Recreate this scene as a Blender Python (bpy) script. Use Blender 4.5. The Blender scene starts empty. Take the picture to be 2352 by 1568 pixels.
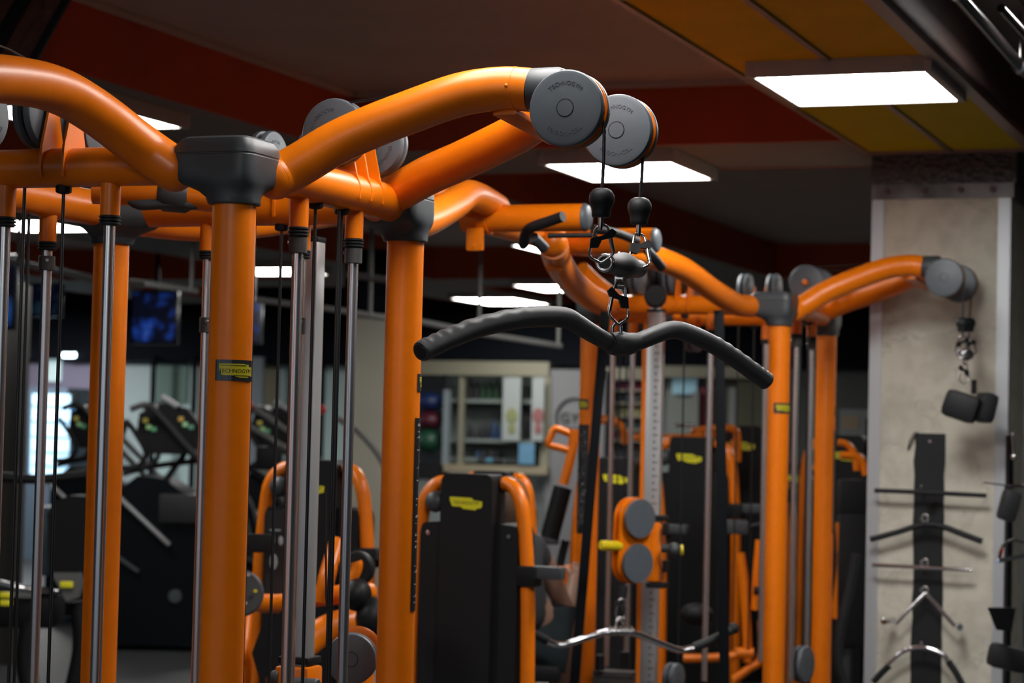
import bpy, bmesh, math, random
from mathutils import Vector, Matrix, noise
random.seed(7)
D = bpy.data
# ------------------------------------------------------------------ camera
F_PX = 5000.0; PITCH = math.atan(194.0/5000.0); ROLL = math.radians(1.35); CAMZ = 1.6
cp, sp = math.cos(PITCH), math.sin(PITCH)
fwd = Vector((0, cp, sp)); r0 = Vector((1, 0, 0)); u0 = Vector((0, -sp, cp))
rgt = r0*math.cos(ROLL) + u0*math.sin(ROLL); up = -r0*math.sin(ROLL) + u0*math.cos(ROLL)
cd = D.cameras.new('camera'); cam = D.objects.new('camera', cd)
bpy.context.scene.collection.objects.link(cam)
cd.sensor_width = 36.0; cd.lens = F_PX/2352.0*36.0; cd.clip_end = 200; cd.clip_start = 0.05
M = Matrix.Identity(4)
for i in range(3):
    M[i][0] = rgt[i]; M[i][1] = up[i]; M[i][2] = -fwd[i]
M[2][3] = CAMZ
cam.matrix_world = M
cd.dof.use_dof = True; cd.dof.focus_distance = 4.62; cd.dof.aperture_fstop = 4.8
sc = bpy.context.scene
sc.camera = cam
sc.view_settings.view_transform = 'Standard'; sc.view_settings.look = 'None'
sc.view_settings.gamma = 1.0; sc.view_settings.use_curve_mapping = False
sc.view_settings.exposure = -0.2
# ------------------------------------------------------------------ world: a windowless hall, almost no ambient
w = D.worlds.new('world'); sc.world = w; w.use_nodes = True
w.node_tree.nodes['Background'].inputs[0].default_value = (0.55, 0.62, 0.8, 1)
w.node_tree.nodes['Background'].inputs[1].default_value = 0.01
LAMP = 31.0            # radiance of the ceiling panels

# pixel of the 2352x1568 frame + world depth -> point
def ray(px, py):
    return fwd + rgt*((px-1176.0)/F_PX) + up*((784.0-py)/F_PX)
def W(px, py, Y):
    d = ray(px, py); t = Y/d.y
    return Vector((0, 0, CAMZ)) + d*t
TH = math.radians(21.0)
A_ = Vector((math.cos(TH), -math.sin(TH), 0)); B_ = Vector((math.sin(TH), math.cos(TH), 0))
def R(s, t, z=0.0):                     # room frame: s along the windows wall, t into the room
    v = A_*s + B_*t; return Vector((v.x, v.y, z))
def onT(px, py, t):                     # point seen at a pixel on the wall plane t
    d = ray(px, py); k = t/(d.x*B_.x + d.y*B_.y)
    return Vector((0, 0, CAMZ)) + d*k
def onS(px, py, s):
    d = ray(px, py); k = s/(d.x*A_.x + d.y*A_.y)
    return Vector((0, 0, CAMZ)) + d*k
ROTR = -TH

# ------------------------------------------------------------------ tagging
def link(o):
    sc.collection.objects.link(o); return o
def tag(o, label=None, cat=None, group=None, kind=None):
    if label: o['label'] = label
    if cat: o['category'] = cat
    if group: o['group'] = group
    if kind: o['kind'] = kind
    return o
def thing(name, loc, label, cat, rz=0.0, group=None):
    o = D.objects.new(name, None); link(o); o.location = loc; o.rotation_euler = (0, 0, rz)
    o.empty_display_size = 0.1
    return tag(o, label, cat, group)
def tree_copy(o, parent=None):
    c = o.copy(); link(c)
    if parent is not None: c.parent = parent
    for ch in list(o.children): tree_copy(ch, c)
    return c

# ------------------------------------------------------------------ materials
MATS = {}
def mat(name, col, rough=0.5, metal=0.0, bump=0.0, bscale=200.0, var=0.0, vscale=5.0, coat=0.0, spec=0.5, emit=None, estr=0.0, aniso=0.0, rvar=0.0):
    if name in MATS: return MATS[name]
    m = D.materials.new(name); m.use_nodes = True; nt = m.node_tree; N = nt.nodes; L = nt.links
    p = N['Principled BSDF']
    p.inputs['Base Color'].default_value = (*col, 1); p.inputs['Roughness'].default_value = rough
    p.inputs['Metallic'].default_value = metal; p.inputs['Specular IOR Level'].default_value = spec
    p.inputs['Coat Weight'].default_value = coat; p.inputs['Coat Roughness'].default_value = 0.12
    tc = N.new('ShaderNodeTexCoord')
    if var > 0 or rvar > 0:
        n = N.new('ShaderNodeTexNoise'); n.inputs['Scale'].default_value = vscale; n.inputs['Detail'].default_value = 5
        L.new(tc.outputs['Object'], n.inputs['Vector'])
    if var > 0:
        r = N.new('ShaderNodeValToRGB')
        r.color_ramp.elements[0].position = 0.3; r.color_ramp.elements[1].position = 0.7
        r.color_ramp.elements[0].color = (*[c*(1-var) for c in col], 1)
        r.color_ramp.elements[1].color = (*[min(1, c*(1+var)) for c in col], 1)
        L.new(n.outputs['Fac'], r.inputs['Fac']); L.new(r.outputs['Color'], p.inputs['Base Color'])
    if rvar > 0:
        mr = N.new('ShaderNodeMapRange'); mr.inputs['To Min'].default_value = max(0, rough-rvar); mr.inputs['To Max'].default_value = min(1, rough+rvar)
        L.new(n.outputs['Fac'], mr.inputs['Value']); L.new(mr.outputs['Result'], p.inputs['Roughness'])
    if bump > 0:
        n2 = N.new('ShaderNodeTexNoise'); n2.inputs['Scale'].default_value = bscale; n2.inputs['Detail'].default_value = 2
        b = N.new('ShaderNodeBump'); b.inputs['Strength'].default_value = bump; b.inputs['Distance'].default_value = 0.002
        L.new(tc.outputs['Object'], n2.inputs['Vector']); L.new(n2.outputs['Fac'], b.inputs['Height'])
        L.new(b.outputs['Normal'], p.inputs['Normal'])
    if emit:
        p.inputs['Emission Color'].default_value = (*emit, 1); p.inputs['Emission Strength'].default_value = estr
    MATS[name] = m; return m

m_orange = mat('orange_powder_coat', (0.80, 0.180, 0.002), 0.34, 0, 0.10, 700, 0.04, 30, coat=0.10, spec=.4)
m_cap = mat('charcoal_plastic', (0.045, 0.050, 0.056), 0.46, 0, 0.12, 900)
m_pulley = mat('grey_pulley_plastic', (0.085, 0.098, 0.114), 0.45, 0, 0.05, 900, 0.05, 40)
m_emboss = mat('grey_emboss', (0.07, 0.082, 0.096), 0.35)
m_rubber = mat('black_rubber', (0.011, 0.012, 0.014), 0.55, 0, 0.15, 1200, spec=.35)
m_rod = mat('ground_steel_rod', (0.80, 0.79, 0.80), 0.27, 0.95, 0, 0)
m_grip = mat('dark_grip_rubber', (0.036, 0.040, 0.046), 0.36, 0, 1.0, 1300)
m_collar = mat('dark_collar', (0.045, 0.044, 0.043), 0.6, 0, 0.3, 500)
m_chrome = mat('chrome', (0.72, 0.73, 0.76), 0.10, 1.0, 0, 0)
m_steel = mat('polished_steel', (0.62, 0.62, 0.62), 0.22, 1.0, 0.05, 400)
m_alu = mat('brushed_aluminium', (0.55, 0.56, 0.57), 0.38, 0.75, 0.05, 300)
m_cable = mat('black_cable', (0.012, 0.012, 0.013), 0.35)
m_black = mat('matt_black', (0.010, 0.010, 0.011), 0.5, spec=.22)
m_blackgloss = mat('black_gloss', (0.010, 0.011, 0.013), 0.22)
m_panel = mat('black_machine_panel', (0.012, 0.012, 0.013), 0.55, 0, 0.3, 300, spec=.22)
m_yellow = mat('yellow_plastic', (0.70, 0.52, 0.01), 0.4)
m_logoy = mat('logo_yellow', (0.50, 0.44, 0.015), 0.4)
m_plate = mat('plate_dark', (0.03, 0.032, 0.036), 0.18, coat=0.4)
m_white = mat('white_plastic', (0.7, 0.7, 0.68), 0.4)
m_chart = mat('chart_black', (0.015, 0.015, 0.016), 0.35)
m_print = mat('chart_print', (0.35, 0.35, 0.35), 0.5)

# ------------------------------------------------------------------ mesh builder
class MB:
    def __init__(s): s.bm = bmesh.new()
    def box(s, c, size, rot=None, bev=0.0):
        tmp = bmesh.new(); bmesh.ops.create_cube(tmp, size=1.0)
        bmesh.ops.scale(tmp, vec=Vector(size), verts=tmp.verts)
        if bev > 0: bmesh.ops.bevel(tmp, geom=tmp.edges[:], offset=bev, segments=2, affect='EDGES', profile=0.6)
        m = Matrix.Translation(Vector(c)) @ (rot.to_4x4() if rot is not None else Matrix.Identity(4))
        bmesh.ops.transform(tmp, matrix=m, verts=tmp.verts); s._merge(tmp); return s
    def _merge(s, tmp):
        me = D.meshes.new('tmp'); tmp.to_mesh(me); tmp.free(); s.bm.from_mesh(me); D.meshes.remove(me)
    def bar(s, p, q, wx, wy, upv=(0, 0, 1), bev=0.0):
        p, q = Vector(p), Vector(q); d = (q-p); L = d.length; d.normalize()
        u = Vector(upv); x = d.cross(u)
        if x.length < 1e-4: x = d.cross(Vector((1, 0, 0)))
        x.normalize(); y = x.cross(d)
        rot = Matrix((x, y, -d)).transposed() if False else Matrix([[x[i], y[i], d[i]] for i in range(3)])
        return s.box((p+q)/2, (wx, wy, L), rot, bev)
    def tube(s, pts, r, seg=20, caps=True, closed=False, flat=None):
        pts = [Vector(p) for p in pts]; n = len(pts)
        rs = r if isinstance(r, (list, tuple)) else [r]*n
        tang = []
        for i in range(n):
            if closed: t = pts[(i+1) % n]-pts[i-1]
            else: t = pts[min(i+1, n-1)]-pts[max(i-1, 0)]
            tang.append(t.normalized())
        ref = Vector((0, 0, 1))
        if abs(tang[0].dot(ref)) > 0.95: ref = Vector((1, 0, 0))
        x = tang[0].cross(ref).normalized(); rings = []
        for i in range(n):
            x = (x - tang[i]*x.dot(tang[i])).normalized(); y = tang[i].cross(x)
            ring = []
            for k in range(seg):
                a = 2*math.pi*k/seg
                rr = rs[i](a) if callable(rs[i]) else rs[i]
                fy = flat if flat else 1.0
                ring.append(s.bm.verts.new(pts[i] + (x*math.cos(a) + y*math.sin(a)*fy)*rr))
            rings.append(ring)
        m = n if closed else n-1
        for i in range(m):
            a, b = rings[i], rings[(i+1) % n]
            for k in range(seg):
                s.bm.faces.new((a[k], a[(k+1) % seg], b[(k+1) % seg], b[k]))
        if caps and not closed:
            s.bm.faces.new(rings[0][::-1]); s.bm.faces.new(rings[-1])
        return s
    def lathe(s, prof, o, axis, seg=40, ref=None):
        o = Vector(o); d = Vector(axis).normalized()
        ref = Vector(ref) if ref is not None else (Vector((0, 0, 1)) if abs(d.z) < 0.9 else Vector((1, 0, 0)))
        x = d.cross(ref).normalized(); y = d.cross(x)
        rings = []
        for r, h in prof:
            if r < 1e-6: rings.append([s.bm.verts.new(o+d*h)])
            else: rings.append([s.bm.verts.new(o+d*h+(x*math.cos(2*math.pi*k/seg)+y*math.sin(2*math.pi*k/seg))*r) for k in range(seg)])
        for a, b in zip(rings, rings[1:]):
            for k in range(seg):
                k2 = (k+1) % seg
                if len(a) == 1 and len(b) == 1: continue
                if len(a) == 1: s.bm.faces.new((a[0], b[k2], b[k]))
                elif len(b) == 1: s.bm.faces.new((a[k], a[k2], b[0]))
                else: s.bm.faces.new((a[k], a[k2], b[k2], b[k]))
        return s
    def cyl(s, p, q, r, seg=24, bev=None):
        p, q = Vector(p), Vector(q); L = (q-p).length; b = bev if bev is not None else min(r, L)*0.12
        return s.lathe([(0, 0), (r-b, 0), (r, b), (r, L-b), (r-b, L), (0, L)], p, q-p, seg)
    def loft(s, rings, cap=True):
        rr = [[s.bm.verts.new(Vector(p)) for p in ring] for ring in rings]; n = len(rr[0])
        for a, b in zip(rr, rr[1:]):
            for k in range(n): s.bm.faces.new((a[k], a[(k+1) % n], b[(k+1) % n], b[k]))
        if cap: s.bm.faces.new(rr[0][::-1]); s.bm.faces.new(rr[-1])
        return s
    def plate(s, poly, d):           # extruded polygon: 3D points + thickness vector
        d = Vector(d); return s.loft([poly, [Vector(p)+d for p in poly]])
    def ball(s, c, r, sc3=(1, 1, 1), rot=None, seg=20):
        tmp = bmesh.new(); bmesh.ops.create_uvsphere(tmp, u_segments=seg, v_segments=max(8, seg//2), radius=r)
        bmesh.ops.scale(tmp, vec=Vector(sc3), verts=tmp.verts)
        m = Matrix.Translation(Vector(c)) @ (rot.to_4x4() if rot is not None else Matrix.Identity(4))
        bmesh.ops.transform(tmp, matrix=m, verts=tmp.verts); s._merge(tmp); return s
    def mesh(s, me, mtx, fn=None):
        tmp = bmesh.new(); tmp.from_mesh(me)
        if fn:
            for v in tmp.verts: v.co = fn(v.co)
        else: bmesh.ops.transform(tmp, matrix=mtx, verts=tmp.verts)
        s._merge(tmp); return s
    def build(s, name, m, parent=None, label=None, smooth=True, ang=38, loc=None, rz=None):
        bm = s.bm; bmesh.ops.recalc_face_normals(bm, faces=bm.faces[:])
        th = math.radians(ang)
        for e in bm.edges:
            if len(e.link_faces) == 2: e.smooth = e.calc_face_angle(0) < th
        for f in bm.faces: f.smooth = smooth
        me = D.meshes.new(name); bm.to_mesh(me); bm.free()
        me.materials.append(m); o = D.objects.new(name, me); link(o)
        if parent is not None: o.parent = parent
        if loc is not None: o.location = loc
        if rz is not None: o.rotation_euler = (0, 0, rz)
        if label: o['label'] = label
        return o
def struct(o): o['kind'] = 'structure'; return o

def smooth_path(pts, n=8, closed=False):
    pts = [Vector(p) for p in pts]; out = []
    N = len(pts); rng = N if closed else N-1
    for i in range(rng):
        if closed: p0, p1, p2, p3 = pts[i-1], pts[i], pts[(i+1) % N], pts[(i+2) % N]
        else: p0, p1, p2, p3 = pts[max(i-1, 0)], pts[i], pts[i+1], pts[min(i+2, N-1)]
        for k in range(n):
            t = k/n
            out.append(0.5*((2*p1)+(-p0+p2)*t+(2*p0-5*p1+4*p2-p3)*t*t+(-p0+3*p1-3*p2+p3)*t**3))
    if not closed: out.append(pts[-1])
    return out
def rpoly(pts, r, n=4):                 # rounded 2D polygon
    out = []; N = len(pts)
    for i in range(N):
        p = Vector(pts[i]); a = Vector(pts[i-1]); b = Vector(pts[(i+1) % N])
        da = (a-p); db = (b-p); rr = min(r, da.length*0.48, db.length*0.48)
        s0 = p+da.normalized()*rr; s1 = p+db.normalized()*rr
        for k in range(n+1):
            t = k/n; out.append(s0*(1-t)**2 + p*2*t*(1-t) + s1*t*t)
    return out

# ------------------------------------------------------------------ lettering as real mesh
_txt = {}
def text_mesh(ch, ext=0.02):
    key = (ch, ext)
    if key in _txt: return _txt[key]
    c = D.curves.new('t', 'FONT'); c.body = ch; c.size = 1.0; c.extrude = ext; c.resolution_u = 3
    o = D.objects.new('t', c); link(o); bpy.context.view_layer.update()
    dg = bpy.context.evaluated_depsgraph_get()
    me = D.meshes.new_from_object(o.evaluated_get(dg))
    xs = [v.co.x for v in me.vertices]; wd = (max(xs)-min(xs)) if xs else 0.3
    x0 = min(xs) if xs else 0
    D.objects.remove(o); D.curves.remove(c)
    _txt[key] = (me, x0, wd); return _txt[key]
def text_width(s, gap=0.1): return sum((text_mesh(c)[2] if c != ' ' else 0.3)+gap for c in s)-gap
def put_text(mb, s, place, size, gap=0.1, ext=0.02):
    """place(x, y, z) maps flat text coords (metres, centred) to 3D"""
    x = -text_width(s, gap)*size/2
    for c in s:
        if c == ' ': x += (0.3+gap)*size; continue
        me, x0, wd = text_mesh(c, ext)
        mb.mesh(me, None, lambda v, x=x, x0=x0: place(x+(v.x-x0)*size, v.y*size, v.z*size))
        x += (wd+gap)*size
# ================================================================== cable station towers
P1W = Vector((-0.582, 4.5, 0)); SA, SB = 0.83, 0.88
S1 = P1W.dot(A_); T1 = P1W.dot(B_)          # room coords of the front right post
def toL(p): q = Vector(p)-P1W; return Vector((q.dot(A_), q.dot(B_), p[2]))
BZ = 2.130; BR = 0.042; PR = 0.0452; AR = 0.0465

def pulley(parent, c, axis, r=0.081, text=True, th=0.050, rot0=0.0, name='pulley', gap=0.006):
    """two grey covers on a grooved wheel; orange side plates show in the gap"""
    c = Vector(c); d = Vector(axis).normalized(); h = th/2
    mb = MB()
    for sgn in (-1, 1):
        mb.lathe([(0, h), (r*0.90, h), (r*0.965, h-0.0015), (r, h-0.006), (r, gap+.0015), (r*0.97, gap), (0, gap)], c, d*sgn, 56)
    o = mb.build(name, m_pulley, parent)
    MB().lathe([(0, -0.006), (r*0.86, -0.006), (r*0.80, 0), (r*0.86, 0.006), (0, 0.006)], c, d, 40).build('pulley_wheel', m_black, o)
    for sgn in (-1, 1):
        MB().lathe([(0.0172, h-.001), (0.0172, h+0.0012), (0, h+0.0016)], c, d*sgn, 32).build('hub_cap', m_pulley, o)
        MB().lathe([(0.0174, h-.001), (0.0192, h-.001), (0.0192, h+0.0004), (0.0174, h+0.0004)], c, d*sgn, 32).build('hub_groove', m_black, o)
    if text:
        x = d.cross(Vector((0, 0, 1))).normalized()*-1; y = Vector((0, 0, 1))
        for sgn in (-1, 1):
            ex = x*(-sgn) if False else x
            # reading direction must look right from outside the face
            nrm = d*sgn; ey = y; ex = ey.cross(nrm)
            for base in (rot0, rot0+math.pi):
                wd = text_width('TECHNOGYM', 0.12)*0.0125
                def place(X, Y, Z, base=base, ex=ex, ey=ey, nrm=nrm):
                    a = math.pi/2+base - X/(r*0.66); rr = r*0.60+Y
                    return c+nrm*(h+0.0002+max(0, Z)*2)+(ex*math.cos(a)+ey*math.sin(a))*rr
                mb = MB(); put_text(mb, 'TECHNOGYM', place, 0.0125, 0.12, 0.02)
                mb.build('raised_lettering', m_emboss, o)
    return o

def corner_cap(parent, u, v, iu, jv):
    poly = rpoly([(-.060, -.060), (.128, -.060), (.128, .030), (.030, .110), (-.060, .110)], 0.035, 5)
    poly = [Vector((p.x, p.y)) for p in poly]
    K = 72
    def rad(a):
        dx, dy = math.cos(a), math.sin(a); best = .06
        for i in range(len(poly)):
            p, q = poly[i-1], poly[i]; ex, ey = q.x-p.x, q.y-p.y
            den = dx*ey-dy*ex
            if abs(den) < 1e-9: continue
            t = (p.x*ey-p.y*ex)/den; s_ = (p.x*dy-p.y*dx)/den
            if t > 0 and -1e-6 <= s_ <= 1+1e-6: best = max(best, t)
        return best
    pr = [rad(2*math.pi*k/K) for k in range(K)]
    def ring(z, f, bl=1.0):
        out = []
        for k in range(K):
            a = 2*math.pi*k/K; rr = (pr[k]*bl + .053*(1-bl))*f
            out.append(Vector((u+math.cos(a)*rr*iu, v+math.sin(a)*rr*jv, z)))
        return out
    mb = MB()
    mb.loft([ring(2.044, 1, 0), ring(2.047, 1.02, .02), ring(2.060, 1.0, .10), ring(2.071, 1.0, .28), ring(2.079, 1, .52), ring(2.085, 1, .74),
             ring(2.092, 1, .88), ring(2.101, 1, .96), ring(2.112, 1, 1), ring(2.126, 1, 1), ring(2.1435, 1, 1), ring(2.1455, .975), ring(2.1475, .975), ring(2.149, .993), ring(2.160, .975), ring(2.1705, .93), ring(2.1785, .86), ring(2.183, .76), ring(2.1845, .6)])
    return mb.build('corner_cap', m_cap, parent, ang=24)

def guide_rod(parent, u, v, collar, depth=0.0):
    rod = MB().cyl((u, v, 0.55), (u, v, 2.035), 0.0122, 24).build('guide_rod', m_rod, parent)
    MB().cyl((u, v, 2.025), (u, v, 2.112), 0.0216, 28, 0.001).build('rod_socket', m_orange, rod)
    mb = MB(); z = 2.0255
    prof = [(0, 0), (0.0215, 0)]
    for k in range(3): prof += [(0.0232, 0.0012+k*0.0072), (0.0232, 0.0042+k*0.0072), (0.0196, 0.0056+k*0.0072), (0.0196, 0.0066+k*0.0072)]
    prof += [(0.0, 0.0225)]
    mb.lathe(prof, (u, v, z), (0, 0, -1), 28); mb.build('rubber_bumper', m_rubber, rod)
    if collar == 'top': z0, z1 = 1.968, 2.0035
    elif collar == 'gap': z0, z1 = 1.955, 1.990
    elif collar == 'low': z0, z1 = 1.818, 1.857
    else: return rod
    cr = 0.0205 if collar != 'low' else 0.0165
    c = MB().lathe([(0, 0), (cr-.001, 0), (cr, .001), (cr, z1-z0-.001), (cr-.001, z1-z0), (0, z1-z0)], (u, v, z0), (0, 0, 1), 28).build('rod_collar', m_collar, rod)
    d = Vector((0.55, -0.83, 0)).normalized() if collar != 'top' else Vector((-0.93, -0.36, 0))
    MB().cyl(Vector((u, v, z1-.011))+d*(cr-.002), Vector((u, v, z1-.011))+d*(cr+.003), 0.0045, 16).build('set_screw', m_steel, rod)
    return rod

def cable(parent, u, v, z0=0.6, flange=True, z1=2.095, r=0.0038):
    c = MB().cyl((u, v, z0), (u, v, z1), r, 12, 0.0005).build('cable', m_cable, parent)
    if flange: MB().lathe([(0, 0), (0.010, 0), (0.0165, .003), (0.0175, .008), (0.0175, .018), (0, .018)], (u, v, 2.074), (0, 0, 1), 24).build('cable_bushing', m_black, c)
    return c

# front face of the arch, traced on the side whose pulleys hang over the lat bar: p = outward, q = along the side
_raw = [(634, 408, .108), (655, 397, .125), (700, 371, .145), (772, 328, .175), (858, 289, .205), (944, 256, .235), (1015, 230, .258), (1070, 214, .275), (1120, 206, .29), (1160, 203, .30), (1186, 204, .305), (1222, 207, .305)]
ARCH = []
for px, py, v in _raw:
    l = toL(onT(px, py, T1+v)); ARCH.append((l.x, v, l.z))
SLV = toL(onT(1300, 210, T1+.305)).x
ARCH2 = [toL(onT(px, py, T1+v)) for px, py, v in [(866, 465, .795), (905, 446, .775), (983, 403, .735), (1060, 369, .70), (1136, 333, .66), (1190, 305, .63), (1225, 281, .605), (1250, 262, .59), (1272, 250, .585)]]
def arch_pair(parent, f, both=True):
    for mir in ((0, 1) if both else (0,)):
        g = (lambda p, q, z: f(p, (SB-q) if mir else q, z))
        path = smooth_path([f(*a) for a in ARCH2] if mir else [g(*a) for a in ARCH], 5)
        mb = MB().tube(path, AR, 32)
        e = ARCH[-2]; mb.ball(path[0], AR*.995, seg=32)
        if not mir: mb.tube([g(e[0]-.004, e[1], e[2]), g(e[0]+.002, e[1], e[2])], AR+.0012, 32)
        o = mb.build('arch_tube', m_orange, parent)
        if mir: continue
        MB().ball(g(ARCH[-2][0]-.006, ARCH[-2][1]-.044, ARCH[-2][2]-.0), 0.006).build('weld_bead', m_orange, o)
        s0 = ARCH[-1]
        prof = [(0, 0), (AR*.98, 0), (AR*1.0, .002), (AR*1.0, SLV-s0[0]-.016), (AR*.93, SLV-s0[0]-.005), (AR*.75, SLV-s0[0]), (0, SLV-s0[0]+.002)]
        p0 = g(*s0); p1 = g(s0[0]+1, s0[1], s0[2])
        MB().lathe(prof, p0, p1-p0, 36).build('end_sleeve', m_cap, o)

PU1 = (0.637, 0.27); PUZ = 2.262
def station_common():
    st = D.objects.new('cable_station', None); link(st); st.location = P1W; st.rotation_euler = (0, 0, ROTR)
    V3 = lambda u, v, z: Vector((u, v, z))
    corners = [(0, 0, -1, 1), (0, SB, -1, -1), (-SA, SB, 1, -1), (-SA, 0, 1, 1)]
    for u, v, iu, jv in corners:
        MB().cyl((u, v, 0.03), (u, v, 2.10), PR, 48, 0.002).build('post', m_orange, st)
        corner_cap(st, u, v, iu, jv)
        MB().lathe([(0, 0), (.075, 0), (.078, .004), (.078, .026), (.06, .032), (0, .032)], (u, v, 0), (0, 0, 1), 36).build('foot', m_cap, st)
    for (u, v, _, _), (u2, v2, _, _) in zip(corners, corners[1:]+corners[:1]):
        MB().cyl((u, v, BZ), (u2, v2, BZ), BR if u != u2 else 0.045, 36, 0.002).build('top_beam', m_orange, st)
        MB().bar((u, v, 0.09), (u2, v2, 0.09), 0.06, 0.05, bev=0.006).build('base_beam', m_orange, st)
    # rods, cables
    for q, c in ((.297, 'top'), (.583, 'top')): guide_rod(st, 0, q, c)
    for q, c in ((.297, 'top'), (.583, 'gap')): guide_rod(st, -SA, q, c)
    for p in (-.297, -.558): guide_rod(st, p, 0, '')
    for p in (-.283, -.547): guide_rod(st, p, SB, 'low')
    for q in (.378, .515): cable(st, 0, q)
    cable(st, 0.012, .475, z1=2.08, flange=False)
    for q in (.40, .50): cable(st, -SA, q, flange=(q < .45))
    cable(st, -.413, 0); cable(st, -.518, 0.01, flange=False)
    for p in (-.340, -.415, -.49): cable(st, p, SB, flange=(p > -.35))
    # right hand arches and their head pulleys
    arch_pair(st, V3)
    # gusset between the two arches
    a = ARCH[-3]
    MB().bar((a[0]+.0, .30, a[2]-.050), (a[0]+.02, SB-.28, a[2]-.075), 0.055, 0.014, bev=.003).build('gusset', m_orange, st)
    for q in (PU1[1], SB-PU1[1]):
        pulley(st, (PU1[0], q, PUZ), (0, 1, 0), th=.060, gap=.0125)
        mb = MB()
        s_ = 1 if q < SB/2 else -1
        for dq in (-.0095, .0095): mb.cyl((PU1[0], q+dq-.0022, PUZ), (PU1[0], q+dq+.0022, PUZ), .0800, 48, .0003)
        if s_ > 0: mb.bar((PU1[0]-.07, q+.034, PUZ+.035), (PU1[0], q+.034, PUZ), .012, .05)
        mb.build('pulley_plate', m_orange, st)
    # return pulleys standing on the right side beam
    for q in (.475, .69): pulley(st, (0, q, 2.258), (0, 1, 0), r=.077, rot0=.7, name='return_pulley', th=.046)
    for q in (.515, .578, .644):
        tri = [Vector((-.03, q, 2.12)), Vector((.034, q, 2.125)), Vector((.044, q, 2.112)), Vector((.046, q, 2.135)), Vector((.034, q, 2.172)), Vector((.014, q, 2.262)), Vector((0, q, 2.27)), Vector((-.014, q, 2.262)), Vector((-.036, q, 2.17))]
        MB().plate(tri, (0, .006, 0)).build('pulley_bracket', m_orange, st)
    for q in (.475, .69): MB().cyl((0, q-.045, 2.258), (0, q+.045, 2.258), .012).build('pulley_axle', m_orange, st)
    # return pulleys on the front and the back beams
    for v in (0, SB):
        sh = 0 if v == 0 else .10
        for p in ((-.42, -.478, -.63) if v == 0 else (-.25, -.385)):
            pulley(st, (p, v+.13 if p == -.42 else v, 2.225 if p == -.42 else 2.250), (1, 0, 0), r=.077, rot0=.4, name='return_pulley', th=.046)
        for p in ((-.392, -.447) if v == 0 else (-.29, -.345)):
            tri = [Vector((p, v-.030, 2.12)), Vector((p, v-.043, 2.106)), Vector((p, v-.048, 2.125)), Vector((p, v-.044, 2.172)), Vector((p, v-.018, 2.262)), Vector((p, v, 2.27)), Vector((p, v+.014, 2.262)), Vector((p, v+.05, 2.13))]
            MB().plate(tri, (.006, 0, 0)).build('pulley_bracket', m_orange, st)
    MB().cyl((-.42, .02, 2.15), (-.42, .13, 2.225), .012).build('pulley_axle', m_orange, st)
    # cables from the return pulleys to the head
    for q, dz in ((PU1[1], .0), (SB-PU1[1], .0)):
        q0 = .475 if q < .44 else .69
        MB().tube([(0, q0, 2.258+.066), (.3, (q0+q)/2, 2.33), (PU1[0], q, PUZ+.068)], .0028, 8).build('cable', m_cable, st)
    # hanging cables with ball stops
    for q, px0, py0, px1, py1 in ((PU1[1], 1388, 300, 1383, 436), (SB-PU1[1], 1477, 350, 1470, 457)):
        v = T1+q
        a = toL(onT(px0, py0, v)); b = toL(onT(px1, py1, v)); a.y = b.y = q
        path = [Vector((PU1[0]+.060, q, PUZ+.035)), Vector((PU1[0]+.0668, q, PUZ)), a, (a+b)/2+Vector((.001, 0, 0)), b]
        c = MB().tube(path, .0036, 12).build('hanging_cable', m_cable, st)
        o = b+Vector((0, 0, .003))
        dirn = Vector((-.025, 0.0, -1)).normalized()
        MB().lathe([(0, 0), (.012, 0), (.019, .003), (.0255, .012), (.0268, .020), (.0262, .028), (.0245, .0325), (.0215, .040), (.0195, .050), (.0190, .058), (.0175, .060), (0, .060)], o, dirn, 36).build('cable_stop', m_rubber, c)
        MB().lathe([(0, .058), (.0056, .058), (.0056, .078), (.0040, .086), (0, .086)], o, dirn, 20).build('threaded_end', m_steel, c)
    # name plates on outward corners and exercise charts
    for u, v, iu, jv in corners:
        ac = math.atan2(-jv, -iu); h = math.radians(55); z0, z1 = 1.679, 1.722
        r = PR+.0012
        def P(x, z, rr): a = ac+x/PR; return Vector((u+math.cos(a)*rr, v+math.sin(a)*rr, z))
        def strip(x0, x1, fz0, fz1, rr, n=24, th=.0008):
            mb = MB(); rings = []
            for k in range(n+1):
                x = x0+(x1-x0)*k/n; b0, b1 = fz0((x-x0)/(x1-x0)), fz1((x-x0)/(x1-x0))
                rings.append([P(x, b0, rr-.002), P(x, b1, rr-.002), P(x, b1, rr+th), P(x, b0, rr+th)])
            return mb.loft(rings)
        wd = PR*h
        pl = strip(-wd, wd, lambda t: z0, lambda t: z1, r).build('name_plate', m_plate, st)
        zc = (z0+z1)/2
        step = lambda pts: (lambda t: next(y for x, y in pts if t <= x))
        strip(-wd*.80, wd*.92, step([(.05, zc-.001), (.12, zc-.010), (.45, zc-.0105), (.52, zc-.0135), (.86, zc-.0145), (1.01, zc-.0115)]),
              step([(.72, zc+.0135), (.86, zc+.0125), (1.01, zc+.0075)]), r+.0008, 60, .0006).build('yellow_logo', m_logoy, pl)
        mb = MB()
        place = lambda X, Y, Z: P(X, zc-.0050+Y, r+.0015+max(0, Z))
        put_text(mb, 'TECHNOGYM', place, .0113, .10, .02)
        mb.build('logo_lettering', m_black, pl)
        mb = strip(-wd*.74, wd*.50, lambda t: zc+.0095, lambda t: zc+.0107, r+.0014, 20, .0005)
        mb.build('logo_line', m_black, pl)
        strip(-wd*.1, wd*.74, lambda t: zc-.0112, lambda t: zc-.0100, r+.0014, 20, .0005).build('logo_line', m_black, pl)
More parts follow.
